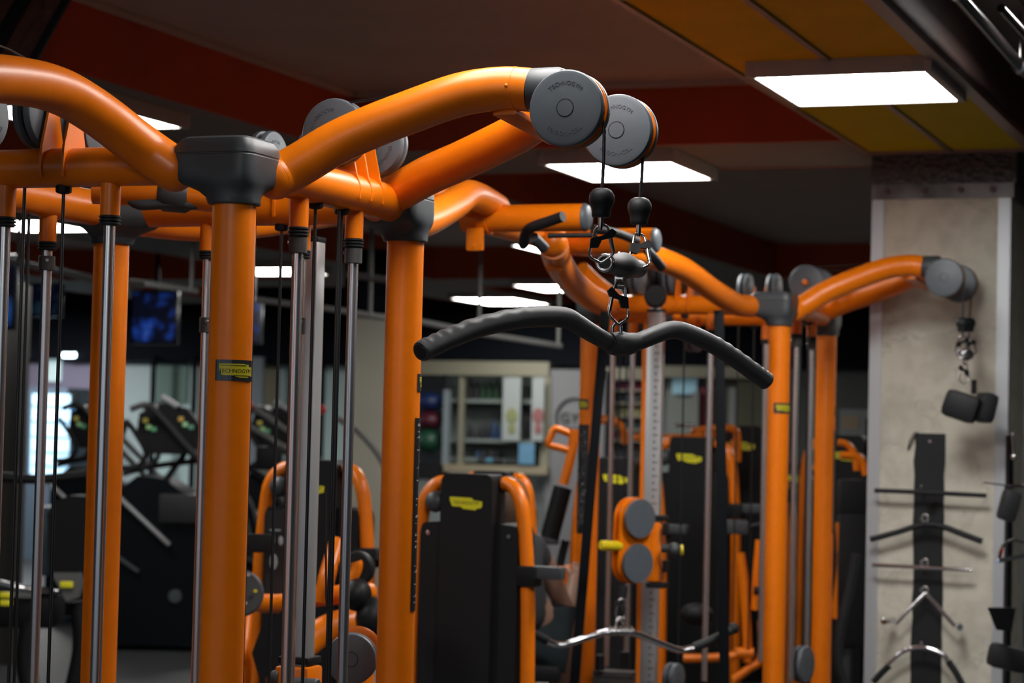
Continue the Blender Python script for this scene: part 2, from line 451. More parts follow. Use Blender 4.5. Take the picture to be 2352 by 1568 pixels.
        if (iu, jv) in ((-1, -1), (1, 1)):
            wd2 = PR*math.radians(62)
            ch = strip(-wd2, wd2, lambda t: 1.147, lambda t: 1.614, r).build('exercise_chart', m_chart, st)
            mb = MB(); rnd = random.Random(3)
            for k in range(30):
                z = 1.165+k*.0148; x = -wd2*.8
                while x < wd2*.7:
                    L = rnd.uniform(.003, .014)
                    if rnd.random() < .62: mb2 = [P(x, z, r+.001), P(x+L, z, r+.001), P(x+L, z+rnd.choice((.002, .003, .007)), r+.001), P(x, z+.003, r+.001)]; mb.plate(mb2, (.0001, .0001, 0))
                    x += L+.004
            mb.build('chart_print', m_print, ch)
    return st

def onL(p): return Vector(p)            # readability only
st1 = station_common()
st2 = tree_copy(st1)
P2W = Vector((1.117, 9.08, 0)); st2.location = P2W
tag(st1, 'nearest orange tube-framed cable station, filling the left and centre foreground', 'cable machine', 'orange cable stations')
tag(st2, 'orange tube-framed cable station farther back, standing in front of the concrete pillar', 'cable machine', 'orange cable stations')

# parts only on one of them -------------------------------------------------
def RM(s, t, z, P): q = R(s, t, z)-P; return Vector((q.dot(A_), q.dot(B_), z))
cs = -2.57
for st, P, pts in ((st1, P1W, [(-2.20, 4.9, 2.115), (-2.25, 5.1, 2.118), (-2.31, 5.34, 2.145), (-2.42, 5.8, 2.235), (-2.47, 6.02, 2.288), (-2.52, 6.25, 2.305), (-2.56, 6.5, 2.300)]),
                   (st2, P2W, [(-2.315, 8.88, 2.128), (-2.340, 8.80, 2.122), (-2.360, 8.70, 2.126), (-2.385, 8.45, 2.165), (-2.42, 8.15, 2.226), (-2.46, 7.85, 2.252), (-2.52, 7.5, 2.262), (-2.555, 7.2, 2.25)])):
    for mir in ((0, 1) if st is st1 else (0,)):
        pp = [RM(2*cs-s if mir else s, t, z, P) for s, t, z in pts]
        MB().tube(smooth_path(pp, 6), AR*.98, 28).ball(pp[0], AR*.98, seg=28).build('bridge_arch', m_orange, st)
# near front side of the first tower: an arch like the right one turned toward the camera
g = lambda p, q, z: Vector((-q, -p, z))
_f1 = [(400, 389), (385, 379), (345, 351), (300, 318), (250, 279), (200, 244), (150, 215), (100, 197), (50, 187), (0, 181), (-60, 178), (-130, 182)]
_fu = [-.132, -.145, -.178, -.205, -.228, -.245, -.26, -.27, -.278, -.284, -.29, -.30]
_f1p = [toL(onS(px, py, S1+u)) for (px, py), u in zip(_f1, _fu)]
_fa = MB().tube(smooth_path(_f1p, 5), .0475, 32).build('arch_tube', m_orange, st1)
MB().ball(_f1p[0], .0474, seg=32).build('elbow', m_orange, _fa)
MB().tube([toL(onT(-20, 98, T1-.45)), toL(onT(20, 113, T1-.36)), toL(onT(62, 136, T1-.25))], .0025, 8).build('cable', m_cable, st1)

def L2(px, py, Y): p = W(px, py, Y); q = p-P2W; return Vector((q.dot(A_), q.dot(B_), p.z))
MB().tube(smooth_path([L2(*p) for p in [(1400, 700, 9.2), (1385, 697, 9.05), (1352, 680, 8.7), (1318, 652, 8.3), (1292, 618, 7.9), (1278, 588, 7.6), (1272, 562, 7.35)]], 6), .050, 28).ball(L2(1270, 556, 7.35), .051).build('bridge_arch', m_orange, st2)
MB().tube(smooth_path([L2(*p) for p in [(1412, 690, 9.35), (1388, 672, 9.3), (1360, 650, 9.25), (1332, 622, 9.2)]], 6), .044, 28).build('side_arch', m_orange, st2)
# slotted uprights with their carriages
def upright(st, P, px, pyt, Y, wid, dep, pyb=None, full=True):
    top = W(px, pyt, Y); l = Vector(((top-P).dot(A_), (top-P).dot(B_), top.z))
    z0 = 0.1
    o = MB().box((l.x, l.y, (z0+l.z)/2), (wid, dep, l.z-z0), bev=.006).build('slotted_upright', m_alu, st)
    MB().box((l.x, l.y, l.z+.006), (wid*1.05, dep*1.05, .014), bev=.004).build('upright_cap', m_black, o)
    return o, l
o, l = upright(st1, P1W, 717, 556, 5.62, .055, .05)
mb = MB(); mb.box((l.x-.0325, l.y-.03, (l.z+.1)/2), (.011, .02, l.z-.1)); mb.build('edge_strip', m_black, o)
MB().lathe([(.004, 0), (.008, 0), (.008, .003), (.004, .003)], (l.x+.003, l.y-.026, l.z-.025), (0, -1, 0), 20).build('bolt', m_steel, o)
# carriage with grey discs at its foot
zc = W(717, 1530, 5.5).z
cg = MB().box((l.x, l.y-.01, zc-.11), (.095, .09, .20), bev=.01).build('carriage', m_orange, st1)
MB().box((l.x, l.y-.005, zc+.004), (.085, .08, .018), bev=.004).build('carriage_band', m_black, cg)
MB().cyl((l.x+.02, l.y-.07, zc-.055), (l.x+.085, l.y-.07, zc-.055), .022).build('carriage_knob', m_cap, cg)
MB().cyl((l.x-.055, l.y-.05, zc-.04), (l.x-.035, l.y-.05, zc-.04), .018).build('carriage_knob', m_cap, cg)
pc = W(808, 1512, 5.45); q = pc-P1W; pl = Vector((q.dot(A_), q.dot(B_), pc.z))
pulley(st1, pl, (-.30, 1, 0), r=.064, rot0=0, name='carriage_pulley', text=False, th=.04)
pulley(st1, pl+Vector((-.01, .05, .012)), (-.30, 1, 0), r=.064, name='carriage_pulley', text=False, th=.02).data.materials[0] = m_orange
MB().tube([pl+Vector((-.085, .0, .42)), pl+Vector((-.075, 0, .15)), pl+Vector((-.06, .0, .03))], .003, 8).build('cable', m_cable, st1)

o, l = upright(st2, P2W, 1508, 716, 9.12, .066, .05)
MB().box((l.x-.041, l.y+.004, l.z/2+.05), (.016, .05, l.z-.1)).build('upright_edge', m_orange, o)
mb = MB()
for k in range(60):
    z = l.z-.06-k*.0285
    mb.cyl((l.x+.009, l.y-.0256, z), (l.x+.009, l.y-.0262, z), .0042, 10, .0001)
    if k % 2 == 0: mb.box((l.x+.022, l.y-.0256, z), (.008, .001, .0045))
mb.build('peg_holes', m_panel, o)
tp = W(1505, 681, 8.92); q = tp-P2W; tl = Vector((q.dot(A_), q.dot(B_), tp.z))
MB().cyl(tl+Vector((-.02, .07, 0)), tl+Vector((.0148, -.048, 0)), .046, 32).build('upright_head', m_black, o)
tp = W(1507, 628, 8.95); q = tp-P2W; tl = Vector((q.dot(A_), q.dot(B_), tp.z))
pulley(st2, tl, (1, .3, 0), r=.06, name='head_pulley', text=False, th=.05).data.materials[0] = m_black
cg = MB().box(L2(1506, 1266, 8.98), (.062, .085, .245), bev=.012).build('carriage', m_orange, st2)
for py in (1189, 1343): MB().box(L2(1510, py, 8.98), (.075, .09, .022), bev=.004).build('carriage_band', m_black, cg)
for py in (1215, 1300): MB().box(L2(1529, py, 8.93), (.016, .05, .05), bev=.004).build('carriage_band', m_black, cg)
ax = (-.86, .51, 0)
for k, (px, py) in enumerate(((1466, 1190), (1461, 1293))):
    c = L2(px, py, 8.80)
    mb = MB(); mb.lathe([(0, 0), (.078*.94, 0), (.078, .004), (.078, .016), (0, .016)], c, (-ax[0], -ax[1], 0), 40)
    mb2 = mb.build('carriage_pulley', m_pulley, st2)
mbp = MB()
for dq in (-.012, -.045):
    rim = []
    c0, c1 = L2(1466, 1190, 8.80), L2(1461, 1293, 8.80); d = Vector(ax)
    x = Vector((0, 0, 1)).cross(d).normalized()
    for k in range(17):
        a = math.pi*k/16; rim.append(c0+x*math.cos(a)*.084+Vector((0, 0, math.sin(a)*.084))+d*(-dq))
    for k in range(17):
        a = math.pi+math.pi*k/16; rim.append(c1+x*math.cos(a)*.084+Vector((0, 0, math.sin(a)*.084))+d*(-dq))
    mbp.plate(rim, d*.008)
mbp.build('pulley_plate', m_orange, st2)
MB().cyl(L2(1380, 1252, 8.7), L2(1425, 1254, 8.78), .020, 20, .006).build('pull_pin', m_yellow, st2)
mb = MB().cyl(L2(1520, 1258, 8.9), L2(1560, 1262, 8.88), .018, 20).ball(L2(1548, 1262, 8.88), .028).build('carriage_knob', m_cap, st2)
MB().cyl(L2(1563, 1263, 8.86), L2(1569, 1263, 8.86), .022, 20).build('knob_end', m_yellow, mb)
# weight stack
mb = MB(); c = L2(1412, 1600, 9.3)
for k in range(10): mb.box((c.x, c.y, L2(1412, 1535, 9.3).z-.02-k*.028), (.17, .10, .024), bev=.003)
mb.build('weight_stack', mat('weight_plate_grey', (.10, .10, .10), .4), st2)
for px, py in ((1378, 1525), (1434, 1518)):
    MB().cyl(L2(px, py+14, 9.25), L2(px, py-22, 9.25), .020).build('stack_bumper', m_rubber, st2)
mb = MB(); c = L2(1860, 1590, 9.6)
for k in range(8): mb.box((c.x, c.y, c.z-.01-k*.028), (.17, .10, .024), bev=.003)
mb.build('weight_stack', MATS['weight_plate_grey'], st2)
pulley(st2, L2(1843, 1525, 9.5), (1, -.2, 0), r=.08, name='lower_pulley', text=False)
pulley(st2, L2(1547, 1555, 9.1), (1, -.2, 0), r=.06, name='lower_pulley', text=False)
MB().bar(L2(1603, 725, 9.4), L2(1600, 775, 9.4), .024, .024).build('hanger', m_orange, st2)
pulley(st2, L2(1594, 780, 9.5), (1, -.25, 0), r=.055, name='lower_pulley', text=False)

# ---------------------------------------------------------------- chin-up bridge between the towers
br = thing('pull_up_bridge', R(cs, 6.75), 'orange overhead bridge with two stub chin-up bars and black grips, between the two cable stations', 'pull-up bar', ROTR)
def LB(p): q = Vector(p)-R(cs, 6.75); return Vector((q.dot(A_), q.dot(B_), p[2]))
MB().tube([(0, -.30, 2.252), (0, .42, 2.250)], .043, 28).build('centre_beam', m_orange, br)
for t, zz in ((6.40, 2.255), (7.136, 2.247)):
    o = MB().tube([(-.06, t-6.75, zz), (.345, t-6.75, zz)], .0435, 32).build('chin_bar', m_orange, br)
    for sg in (1,):
        MB().lathe([(0, .02), (.030, .018), (.040, .012), (.0445, .004), (.0445, 0), (0, 0)], (.345*sg, t-6.75, zz), (sg, 0, 0), 32).build('end_cap', m_pulley, o)
    MB().lathe([(.043, -.004), (.050, -.004), (.050, .030), (.043, .030)], (-.0, t-6.75, zz), (1, 0, 0), 32).build('collar', m_orange, o)
    mb = MB().box((0.0, t-6.80, zz-.070), (.058, .02, .075), bev=.009); mb.cyl((0.0, t-6.812, zz-.09), (0.0, t-6.79, zz-.09), .006)
    mb.build('lug', m_orange, o)
for pts, r in (([(1293, 497, 6.55), (1262, 508, 6.58), (1222, 522, 6.62), (1208, 535, 6.66), (1202, 562, 6.70)], .0165),
               ([(1362, 527, 6.95), (1400, 531, 7.0), (1432, 541, 7.08), (1462, 553, 7.2)], .0145),
               ([(1484, 572, 7.05), (1500, 590, 7.05), (1520, 614, 7.1)], .0150)):
    MB().tube(smooth_path([LB(W(*p)) for p in pts], 5), r, 16).build('grip', m_rubber, br)
MB().tube([LB(W(1258, 541, 6.75)), LB(W(1372, 540, 6.75))], .008, 12).build('grip_rod', m_black, br)
MB().tube([LB(W(1225, 545, 6.85)), LB(W(1250, 570, 6.9))], .018, 12).build('grip_bracket', m_cap, br)

# ---------------------------------------------------------------- inner beam with a black saddle joint inside the near tower
MB().tube([toL(W(215, 436, 5.22)), toL(W(300, 440, 5.22)), toL(W(400, 446, 5.22)), toL(W(560, 462, 5.2))], .034, 24).build('inner_beam', m_orange, st1)
mb = MB()
mb.tube([toL(W(366, 444, 5.22)), toL(W(378, 445, 5.22)), toL(W(428, 449, 5.22)), toL(W(440, 450, 5.22))], [.035, .043, .043, .035], 28)
mb.tube(smooth_path([toL(W(294, 464, 5.2)), toL(W(320, 470, 5.2)), toL(W(360, 468, 5.2)), toL(W(400, 466, 5.2)), toL(W(440, 470, 5.2)), toL(W(462, 474, 5.2))], 4), [.003, .006, .009, .011, .013, .014, .014, .014, .014, .014, .014, .014, .014, .014, .014, .014, .013, .011, .009, .006, .003], 16)
mb.build('saddle_joint', m_cap, st1)
# ================================================================== lat bar and its hangers
def carabiner(name, top, bot, width, n, clip_side=1, sz=1.0):
    """elongated snap hook lying in the plane of (top-bot) and the width direction; n = plane normal"""
    top, bot = Vector(top), Vector(bot); ax = (top-bot); L = ax.length; ax.normalize()
    x = ax.cross(Vector(n)).normalized()*clip_side
    O = Vector(bot)
    def P(a, b): return x*(a*width)+ax*(b*L)
    loop = [P(-.16, .985), P(.0, 1.0), P(.17, .96), P(.26, .85), P(.33, .6), P(.46, .33), P(.47, .22), P(.36, .12), P(.12, .03), P(0, 0), P(-.2, .08), P(-.42, .18), P(-.50, .28), P(-.42, .5), P(-.34, .75), P(-.27, .92)]
    root = D.objects.new(name, None); link(root); root.location = O
    MB().tube(smooth_path(loop, 4, True), .0030*sz, 12, closed=True).build('hook_ring', m_steel, root)
    MB().tube([P(-.485, .32), P(-.33, .80)], .0046*sz, 14).build('gate_sleeve', m_steel, root)
    mb = MB(); nn = Vector(n).normalized()
    poly = [P(-.62, .80), P(-.42, .90), P(-.05, .72), P(.42, .66), P(.47, .40), P(.12, .40), P(-.02, .60), P(-.5, .66)]
    mb.plate([p-nn*.0055*sz for p in poly], nn*.011*sz)
    b = mb.build('clip', m_rubber, root)
    MB().cyl(P(.10, .60)-nn*.007*sz, P(.10, .60)-nn*.0050*sz, .0030*sz, 14).build('rivet', m_steel, b)
    return root
nA = Vector((0.25, -1, 0)).normalized()
YC1 = onT(1380, 520, T1+PU1[1]); YC2 = onT(1468, 540, T1+SB-PU1[1]); Y1, Y2 = YC1.y, YC2.y
cr1 = carabiner('carabiner', W(1381, 517, Y1), W(1380, 603, Y1+.03), .052, Vector((0.1, -1, 0)), -1)
tag(cr1, 'steel snap hook with black clip under the left rubber cable stop of the near station', 'carabiner', 'snap hooks on the near pulldown')
cr2 = carabiner('carabiner', W(1468, 537, Y2), W(1469, 618, Y2-.06), .050, Vector((0.35, -1, .12)), -1)
tag(cr2, 'steel snap hook with black clip under the right rubber cable stop of the near station', 'carabiner', 'snap hooks on the near pulldown')
# yoke joining the two cables
cc = W(1427, 609, 4.68)
yk = thing('cable_yoke', cc, 'black rubber coated yoke joining both cables above the wide lat bar', 'cable connector')
d = (W(1462, 614, 4.80)-W(1390, 605, 4.56)); dn = d.normalized()
e0, e1 = W(1392, 604, 4.57)-cc, W(1463, 617, 4.80)-cc
core = [e0-dn*.008, e0, e0*.6, e0*.3, Vector((0, 0, 0)), e1*.3, e1*.62, e1, e1+dn*.010, e1+dn*.014]
MB().tube(smooth_path(core, 4), (lambda L: [(.0180 if t < .04 else .0215)+.0075*math.exp(-((t-.50)/.13)**2)-(.0015 if t > .68 else 0)-(.0090*max(0, (t-.96)/.04)) for t in L])([k/36 for k in range(37)]), 28).build('yoke_body', mat('yoke_rubber', (.020, .022, .025), .42, 0, .4, 1300), yk)
# steel rings at the ends and the clevis below
ring = [e0-dn*.010+Vector((0, 0, .0))+(dn.cross(Vector((0, 0, 1))).normalized()*math.cos(a)*.016+Vector((0, 0, 1))*math.sin(a)*.016) for a in [2*math.pi*k/24 for k in range(24)]]
MB().tube(ring, .0045, 12, closed=True).build('end_ring', m_steel, yk)
ring = [e1+dn*.006+(dn.cross(Vector((0, 0, 1))).normalized()*math.cos(a)*.012+Vector((0, 0, 1))*math.sin(a)*.012) for a in [2*math.pi*k/24 for k in range(24)]]
MB().tube(ring, .0035, 12, closed=True).build('end_ring', m_steel, yk)
mb = MB(); b0 = W(1424, 634, 4.68)-cc
rot = Matrix.Rotation(math.radians(-28), 3, 'Z')
mb.box(b0+rot@Vector((-.0085, 0, -.012)), (.003, .014, .030), rot, .001)
mb.box(b0+rot@Vector((.0085, 0, -.004)), (.003, .014, .014), rot, .001)
mb.box(b0+rot@Vector((0, -.0065, -.002)), (.018, .002, .010), rot)
mb.build('clevis', m_steel, yk)
MB().cyl(b0+rot@Vector((-.012, 0, -.020)), b0+rot@Vector((.012, 0, -.020)), .0035).build('clevis_pin', m_steel, yk)
MB().ball(W(1422, 584, 4.68)-cc, .006).build('top_bolt', m_steel, yk)
cr3 = carabiner('carabiner', W(1424, 650, 4.68), W(1420, 745, 4.68), .044, Vector((0.2, -1, 0)), 1)
tag(cr3, 'steel snap hook linking the black yoke to the wide lat bar', 'carabiner', 'snap hooks on the near pulldown')

# lat bar ------------------------------------------------------------------
hub = W(1425, 790, 4.68)
lb = thing('lat_bar', hub, 'wide dark grey rubber-coated lat pulldown bar hanging in the centre foreground', 'pulldown bar')
def YB(px): return 4.30+.70*(px-964)/798.0
def LBp(px, py): return W(px, py, YB(px))-hub
left = [(965, 807), (1000, 791), (1040, 773), (1102, 750), (1183, 732), (1235, 727), (1275, 727), (1303, 731), (1322, 741), (1360, 765), (1392, 783), (1412, 790)]
right = [(1425, 793), (1450, 790), (1480, 779), (1515, 765), (1540, 758), (1565, 760), (1607, 776), (1650, 798), (1690, 824), (1730, 853), (1752, 869), (1762, 877)]
def rad(path, r0, r1, n_):
    return r0
pl_ = smooth_path([LBp(*p) for p in left], 14); n = len(pl_)
def scallop(i, r, lo, hi, tot):
    f = i/tot
    def g(a, f=f, i=i):
        k = 0.0
        if lo < f < hi: k = .0011*max(0, -math.sin(a))**2*math.cos(i*.85)
        return r+k
    return g
rs = []
for i in range(n):
    f = i/(n-1); r = .0212 + .0010*math.exp(-((f-.55)/.3)**2) - (.0035*max(0, (f-.6)/.4))
    if f < .02: r -= (.02-f)*.12
    rs.append(scallop(i, r, .03, .42, n-1))
MB().tube(pl_, rs, 48).build('left_arm', m_grip, lb)
e = pl_[0]; dirn = (pl_[0]-pl_[2]).normalized()
MB().lathe([(0, .0028), (.0140, .0022), (.0158, .0005), (.0158, -.004), (0, -.004)], e, dirn, 32).build('end_plug', m_rubber, lb)
pr_ = smooth_path([LBp(*p) for p in right], 14); n = len(pr_); rs = []
for i in range(n):
    f = i/(n-1); r = .0185 + .0022*min(1, f*2)
    if f > .98: r -= (f-.98)*.35
    rs.append(scallop(i, r, .60, .97, n-1))
MB().tube(pr_, rs, 48).build('right_arm', m_grip, lb)
MB().ball(LBp(1752, 870)+(pr_[-1]-pr_[-4])*0.6, .0198).build('right_end', m_grip, lb)
# centre hub
hd = (LBp(1465, 785)-LBp(1400, 785)).normalized()
mb = MB(); hpts = [LBp(1398, 786), LBp(1408, 789), LBp(1425, 790), LBp(1445, 789), LBp(1462, 784)]
mb.tube(smooth_path(hpts, 5), (lambda m: [.0195+.0065*math.sin(math.pi*k/(m-1)) for k in range(m)])(21), 36)
mb.ball(LBp(1426, 780), .021, (1, .9, .9))
mb.build('hub', m_grip, lb)
ringp = [LBp(1400, 786)+(hd.cross(Vector((0, 0, 1))).normalized()*math.cos(a)+Vector((0, 0, 1))*math.sin(a))*.0203 for a in [2*math.pi*k/32 for k in range(32)]]
MB().tube(ringp, .0012, 8, closed=True).build('seam', m_black, lb)
# swivel shackle
mb = MB()
for dx in (-.0105, .0075): mb.tube(smooth_path([LBp(1418, 772)+Vector((dx, 0, 0)), LBp(1418, 758)+Vector((dx, 0, 0)), LBp(1418, 748)+Vector((dx*.9, 0, 0)), LBp(1419, 741)+Vector((dx*.3, 0, 0))], 4), .0042, 12)
mb.cyl(LBp(1419, 771)+Vector((-.001, 0, -.004)), LBp(1419, 766)+Vector((-.001, 0, 0)), .016)
mb.build('shackle', m_steel, lb)

# second tower: hooks, yoke and padded handles
def place_copy(o, src_world_origin_offset, label, group):
    c = tree_copy(o); c.location = Vector(o.location)-P1W+P2W; c['label'] = label
    if group: c['group'] = group
    return c
place_copy(cr1, 0, 'small snap hook under the left cable stop in front of the concrete pillar', 'snap hooks on the far pulldown')
place_copy(cr2, 0, 'small snap hook under the right cable stop in front of the concrete pillar', 'snap hooks on the far pulldown')
yk2 = place_copy(yk, 0, 'small black yoke hanging in front of the concrete pillar', None)
place_copy(cr3, 0, 'small snap hook holding the black foam pads in front of the concrete pillar', 'snap hooks on the far pulldown')
bt = W(2237, 888, 9.26)
pd = thing('hanging_pad_set', bt, 'pair of black foam pads hanging from the cable in front of the concrete pillar', 'cable attachment')
mb = MB(); mb.tube([(0, 0, .03), (0, 0, -.03)], .012, 12); mb.build('strap', m_black, pd)
def pad(px, py, sx, sy, sz, rz, ry):
    rot = Matrix.Rotation(math.radians(rz), 3, 'Z') @ Matrix.Rotation(math.radians(ry), 3, 'Y')
    b = MB().box(W(px, py, 9.26)-bt, (sx, sy, sz), rot, .028)
    b.build('pad', m_rubber, pd)
pad(2208, 933, .150, .10, .118, -20, 18)
pad(2262, 936, .075, .12, .130, 10, 14)

# chrome curl bar hanging from the low carriage of the far tower
hb = W(1424, 1445, 8.7)
cb = thing('chrome_pulldown_bar', hb, 'chrome bent bar with black rubber grips hanging below the orange pulley carriage', 'pulldown bar')
def Yc(px): return 8.45+.5*(px-1165)/525
def C(px, py): return W(px, py, Yc(px))-hb
MB().tube(smooth_path([C(1252, 1468), C(1262, 1474), C(1280, 1480), C(1305, 1478), C(1345, 1465), C(1390, 1452), C(1425, 1450), C(1460, 1455), C(1500, 1470), C(1545, 1488), C(1568, 1492), C(1600, 1485)], 6), .0135, 20).build('bar', m_chrome, cb)
MB().tube(smooth_path([C(1168, 1430), C(1190, 1437), C(1225, 1455), C(1256, 1470)], 6), .0175, 20).build('grip', m_rubber, cb)
MB().ball(C(1168, 1430), .024).build('grip_end', m_rubber, cb)
MB().tube(smooth_path([C(1592, 1487), C(1630, 1472), C(1665, 1455), C(1686, 1442)], 6), .0185, 20).build('grip', m_rubber, cb)
MB().ball(C(1685, 1443), .024).build('grip_end', m_rubber, cb)
mb = MB()
for px in (1400, 1412, 1424, 1436, 1448):
    mb.cyl(C(px-3, 1449), C(px+3, 1449), .019, 20)
mb.build('knurled_hub', m_steel, cb)
MB().tube(smooth_path([C(1414, 1441), C(1418, 1425), C(1424, 1418), C(1430, 1425), C(1436, 1441)], 5), .006, 12).build('shackle', m_steel, cb)
c4 = carabiner('carabiner', W(1428, 1375, 8.7), W(1424, 1424, 8.7), .040, Vector((0.2, -1, 0)), 1, 1.2)
tag(c4, 'small snap hook holding the chrome bent bar', 'carabiner')
mb = MB().cyl(W(1432, 1345, 8.75)-P2W, W(1430, 1372, 8.75)-P2W, .018)
o = mb.build('cable_stop', m_rubber, None)
# bring the stop into the tower's own frame
for v in o.data.vertices:
    q = v.co.copy(); v.co = Vector((q.dot(A_), q.dot(B_), q.z))
o.parent = st2
# ================================================================== room shell
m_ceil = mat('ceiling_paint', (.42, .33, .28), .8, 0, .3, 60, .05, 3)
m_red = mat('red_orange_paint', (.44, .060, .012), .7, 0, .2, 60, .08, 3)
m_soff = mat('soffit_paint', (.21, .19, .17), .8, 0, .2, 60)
m_amber = mat('amber_panel', (.80, .42, .008), .7, 0, .1, 80, .08, 4, spec=.1)
m_lime = mat('yellow_green_panel', (.52, .45, .010), .7, 0, .1, 80, .06, 4, spec=.1)
m_frame = mat('lamp_frame', (.42, .38, .35), .5)
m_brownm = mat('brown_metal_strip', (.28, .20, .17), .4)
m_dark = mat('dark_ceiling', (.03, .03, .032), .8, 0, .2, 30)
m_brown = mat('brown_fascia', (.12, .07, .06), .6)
m_floor = mat('rubber_floor', (.030, .031, .034), .5, 0, .4, 400, .25, 60)
m_conc = mat('raw_concrete', (.46, .43, .37), .85)
m_wall = mat('pale_wall', (.40, .45, .44), .7, 0, .1, 60, .04, 2)
m_cream = mat('cream_trim', (.20, .19, .135), .6)
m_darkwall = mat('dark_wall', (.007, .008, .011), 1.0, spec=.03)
m_light = mat('lit_panel', (1, 1, 1), .5, emit=(1.0, .985, .95), estr=LAMP)

def slab(name, s0, s1, t0, t1, z0, z1, m):
    c = R((s0+s1)/2, (t0+t1)/2, (z0+z1)/2)
    o = MB().box((0, 0, 0), (s1-s0, t1-t0, z1-z0)).build(name, m, None, smooth=False, loc=c, rz=ROTR)
    return struct(o)
ZT, ZB = 3.15, 2.87
slab('floor', -16, 6, -5, 28, -.1, 0, m_floor)
slab('ceiling', -16, 6, -5, 28, ZT, ZT+.12, m_ceil)
EPS = .012
bb = [(-2.01, -1.28), (-5.2, -4.4), (-8.6, -7.5), (-12.2, -11.2), (1.6, 2.3)]
ab = [(.84, 1.77), (9.27, 10.2), (17.5, 18.5), (22.4, 23)]
k = 1
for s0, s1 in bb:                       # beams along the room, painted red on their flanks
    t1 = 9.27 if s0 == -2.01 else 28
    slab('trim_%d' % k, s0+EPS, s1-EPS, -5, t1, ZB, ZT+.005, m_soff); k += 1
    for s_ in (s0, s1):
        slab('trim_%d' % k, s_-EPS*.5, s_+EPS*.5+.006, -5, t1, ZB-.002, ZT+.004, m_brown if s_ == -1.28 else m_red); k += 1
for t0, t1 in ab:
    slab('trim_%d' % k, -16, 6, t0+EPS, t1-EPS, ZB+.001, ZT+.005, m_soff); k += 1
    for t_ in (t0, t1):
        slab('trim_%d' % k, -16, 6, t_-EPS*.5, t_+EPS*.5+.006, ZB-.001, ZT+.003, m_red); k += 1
# soft plaster cove where the recess meets its walls
for a, b in ((R(-4.4, 1.77, ZT-.01), R(-4.4, 9.27, ZT-.01)), (R(-4.4, 9.27, ZT-.01), R(-2.0, 9.27, ZT-.01))):
    o = MB().bar(a, b, .10, .03, bev=.01).build('trim_%d' % k, m_ceil, None); struct(o); k += 1
# yellow panels under the near beam
rows = [(-1.0, 1.3, m_amber), (1.3, 3.6, m_amber), (3.6, 5.4, m_amber), (5.42, 7.55, m_amber), (7.57, 9.62, m_lime)]
for t0, t1, mm in rows:
    for s0, s1 in ((-2.0, -1.655), (-1.63, -1.29)):
        o = MB().box((0, 0, 0), (s1-s0, t1-t0-.01, .008)).build('trim_%d' % k, mm, None, smooth=False, loc=R((s0+s1)/2, (t0+t1)/2, ZB-.004), rz=ROTR)
        struct(o); k += 1
def cstrip(s0, t0, s1, t1, w=.022, h=.012, m=m_brownm, z=ZB-.012):
    global k
    o = MB().bar(R(s0, t0, z), R(s1, t1, z), w, h).build('trim_%d' % k, m, None, smooth=False); struct(o); k += 1
cstrip(-2.01, -1, -2.01, 9.62); cstrip(-1.28, -1, -1.28, 9.62, .05, .03); cstrip(-1.642, -1, -1.642, 9.62)
for t in (3.6, 5.41, 9.625): cstrip(-2.01, t, -1.28, t, .03, .016)

# lamps ---------------------------------------------------------------------
def lamp(s0, s1, t0, t1, label, z=ZB, st=1.0):
    c = R((s0+s1)/2, (t0+t1)/2, z); w_, h_ = s1-s0, t1-t0
    o = thing('ceiling_light', c, label, 'ceiling light', ROTR, 'square ceiling panel lights')
    mb = MB(); F = .028; H = .062
    for sx in (-1, 1): mb.box((sx*(w_/2+F/2), 0, -H/2), (F, h_+2*F, H), bev=.002)
    for sy in (-1, 1): mb.box((0, sy*(h_/2+F/2), -H/2), (w_, F, H), bev=.002)
    mb.box((0, 0, -.02), (w_, h_, .01)); mb.build('housing', m_frame, o)
    MB().box((0, 0, -H+.008), (w_-.002, h_-.002, .008)).build('diffuser', m_light if st == 1 else mat('lit_panel_%d' % int(st*100), (1, 1, 1), .5, emit=(1.0, .985, .95), estr=LAMP*st), o, smooth=False)
    return o
lamp(-1.9, -1.32, 7.21, 7.87, 'square lit panel light under the yellow ceiling strip at upper right', st=1.35)
lamp(-3.47, -2.87, 9.42, 10.10, 'square lit panel light on the ceiling beam, partly behind the grey head pulleys')
lamp(-5.12, -4.55, 7.25, 7.94, 'square lit panel light seen just above the left arch of the near station')
lamp(-8.2, -7.65, 11.6, 12.28, 'lit panel light low at the far left, behind the near station rods')
lamp(-8.5, -7.86, 15.5, 16.2, 'lit panel light seen between the front post and the chrome rods')
lamp(-5.24, -4.65, 13.6, 14.3, 'lit panel light partly hidden behind the black chin-up grip')
lamp(-6.72, -6.0, 17.5, 18.3, 'lit panel light just left of the far station frame')
lamp(-8.05, -7.4, 19.3, 20.3, 'lit panel light above the left end of the wide lat bar')
lamp(-2.03, -1.41, 13.6, 14.3, 'lit panel light cut by the right edge of the photo')
lamp(-13.6, -13.0, 18.8, 19.6, 'added fill light over the far left corner, out of view', st=3.0)  # unseen lamp added to brighten the far left wall
